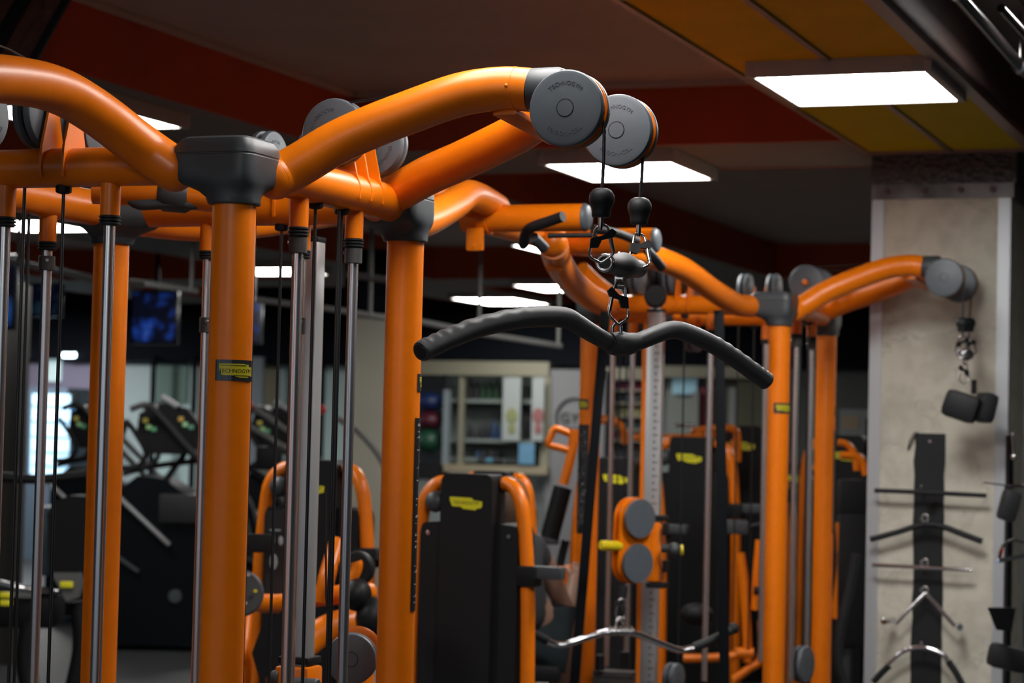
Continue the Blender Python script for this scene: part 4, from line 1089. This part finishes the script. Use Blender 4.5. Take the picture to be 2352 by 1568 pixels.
for sx in (-1, 1): MB().ball(fc+Vector((sx*.03, -.004, .02)), .011).build('eye', m_white, pr)
MB().ball(fc+Vector((0, .004, -.038)), 1, (.024, .006, .006)).build('mouth', mat('lips', (.35, .12, .10), .5), pr)
nodes = [(hip+Vector((0, 0, -.03)), (.19, .16)), (hip*.65+neck*.35, (.165, .135)), (hip*.25+neck*.75, (.165, .115)), (neck-Vector((0, 0, .035)), (.078, .070)), (sh_r, .068), (sh_r*.62+el_r*.38, .062), (sh_l, .068), (sh_l*.62+el_l*.38, .062)]
skin_body('shirt', nodes, [(0, 1), (1, 2), (2, 3), (2, 4), (4, 5), (2, 6), (6, 7)], m_shirt, pr)
ng = neck+Vector((.0, 0, -.005))
MB().tube([ng+Vector((math.cos(a)*.075, math.sin(a)*.068, math.cos(a)*-.010)) for a in [2*math.pi*k/28 for k in range(28)]], .012, 12, closed=True).build('collar', m_white, pr)
nodes = [(hip, (.165, .135)), (hip+Vector((.10, .05, -.02)), .11), (hip*.35+kn_r*.65+Vector((.0, 0, 0)), .085), (hip+Vector((-.10, .05, -.02)), .11), (hip*.35+kn_l*.65, .085)]
skin_body('shorts', nodes, [(0, 1), (1, 2), (0, 3), (3, 4)], m_shorts, pr)
bn = thing('machine_bench', Vector((pr.location.x+hip.x, pr.location.y+.12, 0)), 'black padded bench that the seated person uses, behind the nearest machine', 'bench')
MB().box((0, 0, hip.z-.165), (.34, .42, .07), bev=.02).build('seat', m_black, bn)
MB().box((0, 0, (hip.z-.2)/2), (.08, .10, hip.z-.2)).build('column', m_orange, bn)
MB().box((0, 0, .02), (.4, .5, .04), bev=.01).build('base', m_cap, bn)
# ================================================================== back wall and far room
def wl(px, py, d=0.0): p = onT(px, py, TW-d); return p.dot(A_), p.z
def wbox(name, x0, y0, x1, y1, m, d=0.0, th=.04, label=None, cat=None, parent=None, group=None, kind=None, bev=0.0, smooth=False, part_of=None):
    """box standing on/before the back wall covering the given outline; d = distance before the wall"""
    ym = (y0+y1)/2; xm = (x0+x1)/2
    s0, s1 = wl(x0, ym, d)[0], wl(x1, ym, d)[0]; z1, z0 = wl(xm, y0, d)[1], wl(xm, y1, d)[1]
    c = R((s0+s1)/2, TW-d-th/2, (z0+z1)/2)
    if part_of is not None:
        q = c-Vector(part_of.location); c = Vector((q.dot(A_), q.dot(B_), q.z))
    o = MB().box((0, 0, 0), (abs(s1-s0), th, abs(z1-z0)), bev=bev).build(name, m, part_of, smooth=smooth, loc=c, rz=None if part_of else ROTR)
    if label: tag(o, label, cat, group)
    if kind: o['kind'] = kind
    return o
def wthing(name, px, py, d, label, cat, group=None):
    p = onT(px, py, TW-d); return thing(name, p, label, cat, ROTR, group)
m_pale = mat('pale_teal_wall', (0.345, 0.425, 0.442), .7); m_tealg = mat('grey_teal', (0.380, 0.513, 0.513), .7)
m_olive = mat('olive_dark', (.06, .06, .035), .8); m_grey = mat('grey_wall', (0.165, 0.165, 0.171), .8)
m_beige = mat('beige_counter', (0.252, 0.216, 0.144), .6)
# shop front --------------------------------------------------------------
wf = wthing('window_1', 1110, 950, .5, None, None); wf['kind'] = 'structure'
for k in ('label', 'category'):
    if k in wf: del wf[k]
wbox('lintel', 940, 830, 1268, 862, m_cream, .45, .10, part_of=wf)
wbox('jamb', 1248, 862, 1268, 1082, m_cream, .45, .08, part_of=wf)
wbox('sill', 1030, 1068, 1268, 1086, m_beige, .45, .14, part_of=wf)
wbox('mullion', 1058, 862, 1068, 1068, m_cream, .45, .06, part_of=wf)
wbox('mullion', 1022, 895, 1034, 1068, mat('steel_blue_frame', (0.200, 0.235, 0.250), .5), .45, .06, part_of=wf)
wbox('back_board', 1034, 862, 1250, 1068, mat('shop_back', (0.156, 0.186, 0.174), .8), .02, .03, part_of=wf)
wbox('back_board', 940, 862, 1022, 1068, mat('shop_dark', (.05, .06, .07), .8), .02, .03, part_of=wf)
sh = wthing('display_shelf', 1110, 1068, .30, 'pale display shelves with tubs behind the shop front left of the far station', 'shelf')
for y in (918, 1008, 1052): wbox('shelf_board', 1036, y, 1246, y+8, mat('shelf_pale', (0.180, 0.210, 0.200), .6), .10, .26, part_of=sh)
# tubs on the shelves, one by one
cols = [(.02, .02, .025), (.10, .02, .02), (.02, .05, .12), (.35, .37, .35), (.02, .07, .03), (.03, .03, .03), (.05, .04, .10), (.30, .22, .03)]
names = ['black', 'dark red', 'navy', 'white', 'dark green', 'charcoal', 'violet', 'mustard']
protos = []
def tub(k, px, pyb, hpx, d, grp, kind='supplement_tub', wpx=15):
    pb, pt = onT(px, pyb, TW-d), onT(px, pyb-hpx, TW-d); h = pt.z-pb.z; r = wpx*pb.y/5000/2
    o = MB().lathe([(0, 0), (r*.95, 0), (r, h*.04), (r, h*.72), (r*.86, h*.80), (r*.62, h*.82), (r*.62, h*.97), (r*.55, h), (0, h)], (0, 0, 0), (0, 0, 1), 16).build(kind, mat('product_%d' % k, cols[k], .4), None, loc=pb)
    return o
rnd = random.Random(11)
rown = {918: 'top', 1008: 'middle', 1052: 'lowest'}
for y, hh, xs in ((918, 46, range(1080, 1150, 15)), (1008, 42, range(1078, 1152, 14)), (1052, 22, (1098, 1112, 1128, 1140))):
    for i, x in enumerate(xs):
        k = rnd.choice((0, 1, 1, 5, 4, 2)) if y < 1000 else rnd.choice((0, 5, 3, 0, 2))
        o = tub(k, x, y, hh*rnd.uniform(.8, 1.1), .23, None, wpx=13)
        tag(o, 'small tubs standing on the %s pale shelf behind the shop front' % rown[y], 'tub', 'tubs on the %s shop shelf' % rown[y])
for x in (1205, 1216, 1228):
    o = tub(rnd.choice((0, 3, 5)), x, 1008, 60, .23, None, wpx=10); tag(o, 'small dark tubs between the two white banners behind the shop front', 'tub', 'tubs between the banners')
for x0, x1, cc, lab in ((1155, 1196, (.17, .19, .08), 'white banner with a yellow-green print behind the shop front'), (1222, 1250, (.20, .08, .08), 'white banner with a red print behind the shop front')):
    b = wthing('banner', (x0+x1)/2, 940, .62, lab, 'banner')
    wbox('cloth', x0, 866, x1, 1012, mat('banner_cloth', (0.250, 0.275, 0.270), .8), .62, .008, part_of=b)
    for i, (yy, rr) in enumerate(((955, 18), (985, 12))):
        p = onT((x0+x1)/2, yy, TW-.632)-Vector(b.location); pz = p.z; ps = p.dot(A_)
        MB().ball((ps, p.dot(B_), pz), 1, (rr*.0036, .004, rr*.0046)).build('print', mat('print_%d' % int(x0), cc, .8), b)
for (x, y, rx, rz_, cc, nm) in ((988, 922, .15, .10, (.006, .02, .09), 'blue'), (988, 965, .15, .10, (.06, .004, .014), 'crimson'), (986, 1012, .15, .13, (.005, .05, .025), 'green')):
    p = onT(x, y, TW-.30)
    o = MB().ball((0, 0, 0), 1, (rx, .15, rz_), seg=24).build('exercise_ball', mat('ball_'+nm, cc, .5), None, loc=p, rz=ROTR)
    tag(o, '%s soft ball in the stack at the left end of the shop front' % nm, 'ball', 'soft balls at the shop front')
o = wbox('notice_sheet', 1192, 1018, 1228, 1066, mat('blue_notice', (.09, .22, .34), .7), .60, .01, 'blue notice sheet under the banners of the shop front', 'notice')
wbox('floor_rack', 940, 1062, 1030, 1100, m_panel, .30, .2, 'dark low rack under the stack of soft balls', 'rack')
o = wthing('folded_towel', 1125, 1062, .45, 'small dark and teal bundle lying on the shop front sill', 'bundle')
for x, cc in ((1108, (.02, .02, .02)), (1125, (.05, .16, .22)), (1143, (.02, .02, .025))):
    p = onT(x, 1058, TW-.52)-Vector(o.location)
    MB().ball((p.dot(A_), p.dot(B_), p.z), 1, (.06, .05, .035)).build('fold', mat('fold_%d' % x, cc, .8), o)
# grey wall with emblem -----------------------------------------------------
wbox('trim_101', 1268, 850, 1400, 1330, m_grey, .30, .2, kind='structure')
em = wthing('wall_emblem', 1320, 960, .51, 'dark round gym emblem painted on the grey wall beside the shop front', 'sign')
c = Vector((0, -.004, 0))
MB().tube([Vector((math.cos(a)*.20, -.004, math.sin(a)*.20)) for a in [math.radians(40+k*9) for k in range(20)]], .012, 8).build('arc', m_black, em)
mb = MB(); put_text(mb, 'GYM', lambda X, Y, Z: Vector((X, -.006-max(0, Z), Y-.05)), .15, .08, .02); mb.build('lettering', m_black, em)
MB().box((0, -.004, -.12), (.26, .006, .03)).build('bar', m_black, em)
# drinks shelves seen between the far rods -----------------------------------
ds = wthing('drinks_shelf', 1450, 960, .30, 'shelves of bottles behind the left rods of the far station', 'shelf')
wbox('back_board', 1400, 872, 1496, 1075, mat('shop_back2', (.10, .11, .12), .8), .05, .03, part_of=ds)
for y in (895, 925, 955, 985, 1010): wbox('shelf_board', 1400, y, 1496, y+4, m_cream, .08, .24, part_of=ds)
wbox('header', 1390, 845, 1520, 872, m_cream, .30, .1, part_of=ds)
pal = [[(.30, .03, .08), (.22, .02, .10)], [(.01, .03, .04), (.012, .02, .03)], [(.28, .28, .12), (.22, .22, .10)], [(.02, .05, .06), (.01, .03, .05)], [(.30, .08, .06), (.20, .05, .12)]]
rn = ['first', 'second', 'third', 'fourth', 'fifth']
for r_, y in enumerate((895, 925, 955, 985, 1010)):
    for i, x in enumerate(range(1406, 1494, 9)):
        pb, pt = onT(x, y, TW-.22), onT(x, y-22, TW-.22); h = pt.z-pb.z; rr = .017
        cc = pal[r_][i % 2]
        o = MB().lathe([(0, 0), (rr, 0), (rr, h*.6), (rr*.45, h*.78), (rr*.45, h), (0, h)], (0, 0, 0), (0, 0, 1), 10).build('bottle', mat('bottle_%d_%d' % (r_, i % 2), cc, .35), None, loc=pb)
        tag(o, 'small bottles on the %s row from the top of the drinks shelves' % rn[r_], 'bottle', 'bottles on the %s drinks row' % rn[r_])
# right part of the back wall ------------------------------------------------
wbox('trim_102', 1520, 842, 1765, 868, m_cream, .30, .14, kind='structure')
wbox('trim_103', 1535, 868, 1600, 1100, mat('grey_green_panel', (.17, .19, .17), .7), .20, .05, kind='structure')
wbox('window_2', 1546, 868, 1602, 905, mat('lit_glass', (.25, .42, .50), .2, emit=(.35, .65, .8), estr=.10), .28, .03, kind='structure')
wbox('trim_104', 1592, 900, 1607, 1075, mat('pale_post', (0.180, 0.190, 0.180), .7), .35, .06, kind='structure')
wbox('curtain', 1607, 890, 1626, 985, mat('dark_red_cloth', (.12, .012, .02), .8), .30, .03, 'narrow dark red cloth behind the grey rod of the far station', 'curtain')
wbox('trim_105', 1626, 872, 1700, 1080, mat('brown_dark_panel', (.05, .045, .04), .8), .20, .05, kind='structure')
wbox('trim_106', 1676, 890, 1692, 1080, MATS['pale_post'], .28, .06, kind='structure')
wbox('door_1', 1692, 866, 1770, 1330, m_olive, .30, .06, kind='structure')
wbox('trim_107', 1770, 835, 2100, 1330, mat('dim_wall', (.07, .075, .07), .8), .15, .06, kind='structure')
wb = wthing('whiteboard', 1965, 1005, .40, 'pale notice board with faint brown writing left of the concrete pillar', 'notice board')
wbox('board', 1928, 940, 2010, 1085, mat('board_white', (0.170, 0.180, 0.180), .5), .40, .02, part_of=wb)
wbox('note_sheet', 1934, 955, 1972, 985, mat('note_brown', (.26, .20, .13), .7), .425, .004, part_of=wb)
wbox('note_sheet', 1940, 1010, 1990, 1020, MATS['note_brown'], .425, .004, part_of=wb)
wbox('note_sheet', 1988, 960, 1998, 1040, m_black, .425, .004, part_of=wb)
# left of the near station ---------------------------------------------------
def slabp(name, px0, px1, py, Y, th, z0, z1, m):
    a, b = W(px0, py, Y), W(px1, py, Y); q = (b-a); s_ = q.length
    c = (a+b)/2; o = MB().box((0, 0, 0), (s_, th, z1-z0)).build(name, m, None, smooth=False, loc=Vector((c.x, c.y+th/2, (z0+z1)/2))); return struct(o)
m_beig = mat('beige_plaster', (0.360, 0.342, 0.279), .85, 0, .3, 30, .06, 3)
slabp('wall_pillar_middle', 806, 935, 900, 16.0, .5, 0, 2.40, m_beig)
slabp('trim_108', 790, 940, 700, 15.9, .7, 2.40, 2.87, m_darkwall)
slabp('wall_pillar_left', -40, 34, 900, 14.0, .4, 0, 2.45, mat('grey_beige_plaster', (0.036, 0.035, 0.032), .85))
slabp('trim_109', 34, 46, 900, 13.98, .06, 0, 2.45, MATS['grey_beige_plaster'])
for x0, x1, y0, y1, m, dd in ((48, 215, 812, 895, mat('violet_poster_wall', (0.240, 0.216, 0.312), .7), .1), (215, 345, 815, 1330, m_pale, .1), (345, 455, 815, 1330, m_tealg, .08), (455, 575, 815, 1330, mat('grey_brown', (.10, .10, .10), .8), .06),
                              (572, 602, 820, 1330, mat('blue_grey_post', (.16, .19, .22), .7), .35), (602, 640, 840, 1330, mat('olive_wall', (.15, .14, .09), .8), .05), (640, 806, 840, 1330, m_tealg, .04)):
    o = wbox('trim_%d' % (110+int(x0)), x0, y0, x1, y1, m, dd, .05, kind='structure')
for x in (346, 440, 700, 735): wbox('trim_%d' % (1000+x), x, 815, x+7, 1330, m_darkwall, .40, .06, kind='structure')
wbox('poster', 362, 830, 432, 925, mat('dark_green_print', (.09, .15, .13), .7), .14, .02, 'grey-green poster on the pale far wall behind the stair climber', 'poster')
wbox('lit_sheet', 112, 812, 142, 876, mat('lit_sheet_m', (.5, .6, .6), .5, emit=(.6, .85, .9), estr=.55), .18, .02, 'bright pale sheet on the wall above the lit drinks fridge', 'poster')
for x0, x1, lab in ((147, 176, 'right one of two small wall lamps above the lit fridge'), (50, 58, 'left one of two small wall lamps above the lit fridge')):
    b = wthing('wall_lamp', (x0+x1)/2, 815, .40, lab, 'wall lamp')
    wbox('lens', x0, 809, x1, 821, mat('small_lamp', (1, 1, 1), .5, emit=(.75, .95, 1.0), estr=9.0), .40, .05, part_of=b, bev=.02)
    wbox('bracket', x0-3, 806, x1+3, 811, m_black, .36, .10, part_of=b)
fr = wthing('drinks_fridge', 118, 1000, .45, 'tall drinks fridge with a glowing blue-white door at the far left', 'fridge')
wbox('cabinet', 64, 892, 205, 1330, mat('fridge_blue_grey', (.09, .13, .18), .5), .40, .5, part_of=fr)
wbox('lit_door', 74, 905, 160, 1090, mat('fridge_glow', (.5, .7, .9), .4, emit=(.45, .78, 1.0), estr=1.5), .92, .02, part_of=fr)
for y in (930, 965, 1000, 1035, 1066): wbox('shelf_edge', 76, y, 158, y+5, mat('shelf_glow', (.2, .3, .4), .4, emit=(.25, .5, .75), estr=.5), .945, .02, part_of=fr)
wbox('side_panel', 50, 892, 64, 1330, mat('deep_blue', (.008, .03, .12), .5), .60, .3, part_of=fr)
wbox('dark_vent', 168, 900, 180, 935, m_black, .92, .02, part_of=fr)
wbox('blue_lamp', 168, 942, 178, 956, mat('blue_led', (.1, .3, .8), .4, emit=(.05, .35, .9), estr=1.0), .93, .02, part_of=fr)
# screens -------------------------------------------------------------------
def screen_mat(name, c1, c2, scale, st):
    m = D.materials.new(name); m.use_nodes = True; nt = m.node_tree; N = nt.nodes; L = nt.links; p = N['Principled BSDF']
    n = N.new('ShaderNodeTexNoise'); n.inputs['Scale'].default_value = scale; n.inputs['Detail'].default_value = 3; t = N.new('ShaderNodeTexCoord')
    r = N.new('ShaderNodeValToRGB'); e = r.color_ramp.elements; e[0].position = .50; e[0].color = (.002, .003, .012, 1); e[1].position = .64; e[1].color = (*c1, 1); x = r.color_ramp.elements.new(.78); x.color = (*c2, 1)
    L.new(t.outputs['Object'], n.inputs['Vector']); L.new(n.outputs['Fac'], r.inputs['Fac']); L.new(r.outputs['Color'], p.inputs['Emission Color'])
    p.inputs['Emission Strength'].default_value = st; p.inputs['Base Color'].default_value = (.005, .005, .008, 1); p.inputs['Roughness'].default_value = .3; return m
def tv(x0, y0, x1, y1, Y, m, label, rz=-.2):
    a, b, c_ = W((x0+x1)/2, (y0+y1)/2, Y), (x1-x0)*Y/5000, (y1-y0)*Y/5000
    o = thing('television', a, label, 'television', rz)
    MB().box((0, .03, 0), (b+.04, .05, c_+.04), bev=.008).build('casing', m_blackgloss, o)
    MB().box((0, 0, 0), (b, .006, c_)).build('screen', m, o, smooth=False)
    MB().cyl((0, .05, c_/2), (0, .05, ZT-a.z), .02).build('ceiling_mount', m_black, o)
    return o
sm = screen_mat('tv_blue', (.01, .05, .32), (.12, .22, .60), 6, .7)
tv(302, 672, 405, 785, 17, sm, 'television with a blue concert picture, between the left posts of the near station')
tv(-30, 590, 30, 750, 13.7, screen_mat('tv_blue2', (.02, .10, .40), (.05, .2, .6), 2, .8), 'television with a blue picture cut by the left photo edge')
tv(556, 690, 596, 785, 18, sm, 'television partly hidden behind the front orange post')
tv(62, 655, 140, 722, 18, screen_mat('tv_teal', (.01, .03, .05), (.03, .08, .12), 9, .5), 'dim television with a dark teal picture at the far left')
# hanging rails --------------------------------------------------------------
def rail(pts, Y, label, posts=(), r=.022):
    b = W(*pts[0], Y); o = thing('hanging_rail', b, label, 'ceiling rail', 0, 'grey rails hung under the far ceiling')
    MB().tube([W(px, py, Y+i*.15)-b for i, (px, py) in enumerate(pts)], r, 12).build('rail', mat('rail_grey', (.20, .20, .19), .6), o)
    for px, py in posts:
        p = W(px, py, Y)-b; MB().cyl(p, Vector((p.x, p.y, ZT-b.z)), r*.6, 12).build('hanger', MATS['rail_grey'], o)
rail([(20, 600), (215, 640), (330, 655)], 13, 'grey hanging rail at the far left, upper one', [(42, 605)])
rail([(298, 646), (455, 669)], 15, 'grey hanging rail between the left and the front post', [(440, 667)])
rail([(588, 688), (768, 711), (960, 742)], 15, 'grey hanging rail behind the chrome rods', [(850, 724)])
rail([(800, 630), (900, 644)], 14, 'short grey hanging rail left of the second post', [(850, 638)])
rail([(965, 738), (1100, 765), (1290, 795)], 16, 'grey hanging rail seen under the wide lat bar', [(1100, 765), (1282, 793)])

# ================================================================== cardio machines on the left
def climber(px, Y, s, label):
    b = W(px, 1000, Y); o = thing('stair_climber', Vector((b.x, b.y, 0)), label, 'stair climber', 0, 'stair climbers at the back'); k = Y/5000*s
    def l(dx, py, dy=0): return Vector((dx*k, dy, (978-py)*k+1.6))
    z = lambda py: l(0, py).z
    poly = [l(-85, 1150), l(-40, 1112), l(20, 1118), l(70, 1150), l(110, 1200), l(240, 1390), l(250, 1440)]+[Vector((l(250, 0).x, 0, .04)), Vector((l(-95, 0).x, 0, .04))]
    MB().plate(poly, (0, .55, 0)).build('body', mat('glossy_black_body', (.004, .006, .008), .4, spec=.15), o)
    MB().bar(l(-90, 1152, -.02), l(40, 1268, -.02), .03, .05, upv=(0, 1, 0), bev=.01).build('silver_strip', m_alu, o)
    MB().bar(l(70, 1150, -.02), l(235, 1370, -.02), .03, .05, upv=(0, 1, 0), bev=.01).build('grey_edge', mat('dark_grey_plastic', (.025, .025, .027), .5), o)
    MB().box(l(70, 1185, .2), (.34, .5, .20), bev=.02).build('step_housing', MATS['dark_grey_plastic'], o)
    for y0 in (0, .55):
        MB().tube(smooth_path([l(-60, 960, y0), l(-20, 950, y0), l(20, 985, y0), l(70, 1040, y0), l(150, 1120, y0), l(200, 1180, y0), l(235, 1300, y0)], 6), .022, 14).build('hand_rail', MATS['dark_grey_plastic'], o)
        MB().tube(smooth_path([l(-70, 985, y0), l(-50, 1010, y0), l(-22, 1060, y0), l(-40, 1090, y0), l(-80, 1095, y0)], 6), .018, 14).build('handle', m_panel, o)
    MB().tube(smooth_path([l(-85, 1110, .2), l(-20, 1092, .2), l(60, 1080, .2), l(100, 1075, .2)], 5), .02, 12).build('cross_tube', m_black, o)
    MB().tube(smooth_path([l(50, 1020, .2), l(56, 1060, .2), l(40, 1085, .2), l(10, 1130, .2)], 5), .022, 12).build('support', m_black, o)
    MB().plate([l(-45, 968, .1), l(10, 945, .1), l(65, 955, .1), l(100, 1000, .1), l(80, 1062, .1), l(-20, 1062, .1), l(-50, 1010, .1)], (0, .12, 0)).build('console', m_black, o)
    for dx, py, cc in ((-30, 985, (.30, .25, .05)), (-22, 1000, (.20, .35, .15)), (-10, 1005, (.06, .20, .10)), (52, 980, (.35, .22, .05)), (62, 992, (.22, .38, .20)), (76, 998, (.08, .20, .14))):
        MB().box(l(dx, py, .09), (.035, .01, .03), bev=.004).build('lit_display', mat('disp_%d' % int(cc[0]*1000+cc[1]*10), cc, .4, emit=cc, estr=.55), o)
    MB().tube([l(5, 930, .1), l(42, 952, .1)], .022, 12).build('top_handle', m_alu, o)
    MB().ball(l(-8, 955, .05), .026).build('knob', m_alu, o)
    MB().bar(l(-90, 1290, -.006), l(-30, 1330, -.006), .02, .045, upv=(0, 1, 0)).build('side_lettering', mat('dim_print', (.08, .10, .10), .5), o)
    MB().cyl(l(55, 1385, -.01), l(55, 1385, .01), .045).build('round_badge', MATS['dim_print'], o)
    return o
c1 = climber(358, 15.0, 1.0, 'black stair climber with a silver strip, between two posts of the near station')
c2 = tree_copy(c1); b = W(620, 1000, 16.2); c2.location = (b.x, b.y, 0); c2['label'] = 'black stair climber behind the cable right of the front orange post'
c3 = tree_copy(c1); b = W(195, 1000, 17.0); c3.location = (b.x, b.y, 0); c3['label'] = 'black stair climber in front of the lit drinks fridge'
o, l = piece('treadmill', 'treadmill with pale grey hand rails between the front post and the second post', 'treadmill', 640, 13.1)
for dy, pts in ((0, [(560, 922), (600, 948), (655, 985), (700, 1012)]), (.0, [(565, 975), (610, 1000), (650, 1025), (700, 1050)]), (0, [(768, 958), (815, 985), (850, 1020), (875, 1055), (895, 1100)])):
    tb(o, l, 'hand_rail', [(a, c_, 13.0+dy) for a, c_ in pts], .018, MATS['rail_grey'])
MB().ball(l(568, 931, 12.9), .035).build('stop_button', mat('stop_red', (.6, .02, .02), .4), o)
MB().ball(l(738, 940, 12.9), .030).build('stop_button', MATS['stop_red'], o)
MB().box(l(618, 1052, 12.9), (.15, .10, .14), bev=.02).build('console', m_black, o)
tb(o, l, 'frame_tube', [(575, 1085), (600, 1100), (640, 1150), (700, 1240)], .03, m_black)
MB().box(l(640, 1400, 13.2)*Vector((1, 1, 0))+Vector((0, .3, .12)), (.9, 1.2, .22), bev=.04).build('deck', m_panel, o)
MB().cyl((0, .1, .2), l(640, 1060, 13.2), .04).build('mast', m_panel, o)
# dark seated machines low on the left
o, l = piece('exercise_bike', 'dark upholstered machine with a small yellow logo behind the left rods', 'exercise machine', 150, 10.8)
MB().plate([Vector(l(px, py)) for px, py in ((108, 1180), (125, 1150), (160, 1138), (200, 1140), (212, 1180), (208, 1300), (180, 1330), (112, 1318))], (0, .25, 0)).build('backrest', mat('dark_upholstery', (.007, .007, .008), .6, spec=.15), o)
MB().plate([Vector(l(px, py, 10.7)) for px, py in ((118, 1316), (182, 1316), (190, 1340), (180, 1372), (152, 1382))], (0, .06, 0)).build('shield', mat('grey_shield', (.10, .10, .10), .5), o)
MB().box(l(153, 1342, 10.68), (.065, .012, .032), bev=.006).build('yellow_logo', MATS['bright_logo'], o)
tb(o, l, 'rail', [(0, 1340, 10.7), (60, 1352, 10.7), (130, 1358, 10.8)], .018, m_steel)
tb(o, l, 'rail', [(0, 1095, 10.9), (90, 1100, 10.9), (200, 1090, 10.9)], .025, m_black)
for y in (1366, 1384): MB().box(l(14, y, 10.6), (.06, .012, .028), bev=.005).build('yellow_logo', MATS['bright_logo'], o)
MB().box(l(60, 1400, 10.9), (.34, .3, .16), bev=.04).build('seat', MATS['dark_upholstery'], o)
tb(o, l, 'frame_tube', [(80, 1380), (60, 1500), (70, 1600), (70, 1718)], .05, m_black)
tb(o, l, 'frame_tube', [(180, 1380), (190, 1480), (170, 1600), (170, 1718)], .05, m_black)
MB().box(l(120, 1715), (.7, .5, .05), bev=.01).build('base', m_black, o)
MB().box(l(140, 1240, 11.1), (.22, .25, .35), bev=.03).build('side_cover', mat('dim_blue_cover', (.03, .06, .08), .5), o)

# ================================================================== ceiling services
def run(name, s, z, r, m, label, cat, t0=2.0, t1=14, bends=()):
    b = R(s, 7, z); o = thing(name, b, label, cat, ROTR)
    MB().tube([(0, t0-7, 0), (0, t1-7, 0)], r, 18).build('pipe', m, o)
    for t in (5.2, 6.6, 8.0): MB().lathe([(r, -.02), (r+.006, -.02), (r+.006, .02), (r, .02)], (0, t-7, 0), (0, 1, 0), 18).build('clamp', m_steel, o)
    for t in (5.2, 6.6, 8.0): MB().cyl((0, t-7, r), (0, t-7, max(r+.02, ZT-z)), .005, 8).build('hanger', m_steel, o)
    return o
run('ceiling_pipe', -1.12, 2.95, .022, mat('glossy_dark_pipe', (.06, .05, .05), .18, .3), 'thin glossy dark pipe just right of the yellow ceiling strip', 'pipe')
run('ceiling_duct', -.80, 2.99, .120, mat('dark_duct', (.025, .022, .022), .5), 'thick dark duct in the upper right corner', 'duct')
run('ceiling_pipe', -.60, 2.93, .045, mat('rusty_pipe', (.30, .07, .02), .5), 'rust coloured pipe in the upper right corner', 'pipe')
run('ceiling_pipe', -1.01, 3.08, .030, m_black, 'black pipe tucked between the glossy pipe and the duct', 'pipe')
b = R(-1.02, 8.2, 2.95); o = thing('cable_loop', b, 'dark glossy cable loop hanging beside the ceiling pipes at upper right', 'cable', ROTR)
MB().tube(smooth_path([(-.02, -1.2, .02), (.02, -.7, -.02), (.03, -.3, -.06), (.05, .15, -.09), (.03, .3, -.04), (.0, .5, .02), (-.02, .8, .06)], 6), .014, 12).build('loop', MATS['glossy_dark_pipe'], o)
# slatted dark timber hung above the left arch
b = W(40, 40, 7.4); o = thing('slatted_screen', b, 'dark brown slatted boards hanging in the upper left corner', 'timber slats')
d0 = W(76, 139, 7.4)-W(153, 0, 7.4)
k0 = 0
for off, wpx, mm in ((0, 16, m_black), (-28, 34, 'b'), (-62, 28, 'b'), (-98, 34, m_black), (-135, 34, 'b'), (-172, 34, 'b')):
    p, q = W(153+off, 0, 7.4+.01*k0)-d0*.4, W(76+off, 139, 7.4+.01*k0)+d0*.25; k0 += 1
    MB().bar(p-b, q-b, wpx*7.4/5000, .03, upv=(0, 1, 0), bev=.002).build('slat', m_black if mm is m_black else mat('dark_timber', (0.117, 0.047, 0.026), .6, 0, .4, 40, .4, 30), o)
MB().bar(W(-60, 40, 7.45)-b, W(130, 44, 7.45)-b, .04, .03, upv=(0, 1, 0)).build('batten', m_black, o)
MB().cyl(W(60, 40, 7.5)-b, Vector((W(60, 40, 7.5).x, W(60, 40, 7.5).y, ZT))-b, .006).build('hanger', m_steel, o)
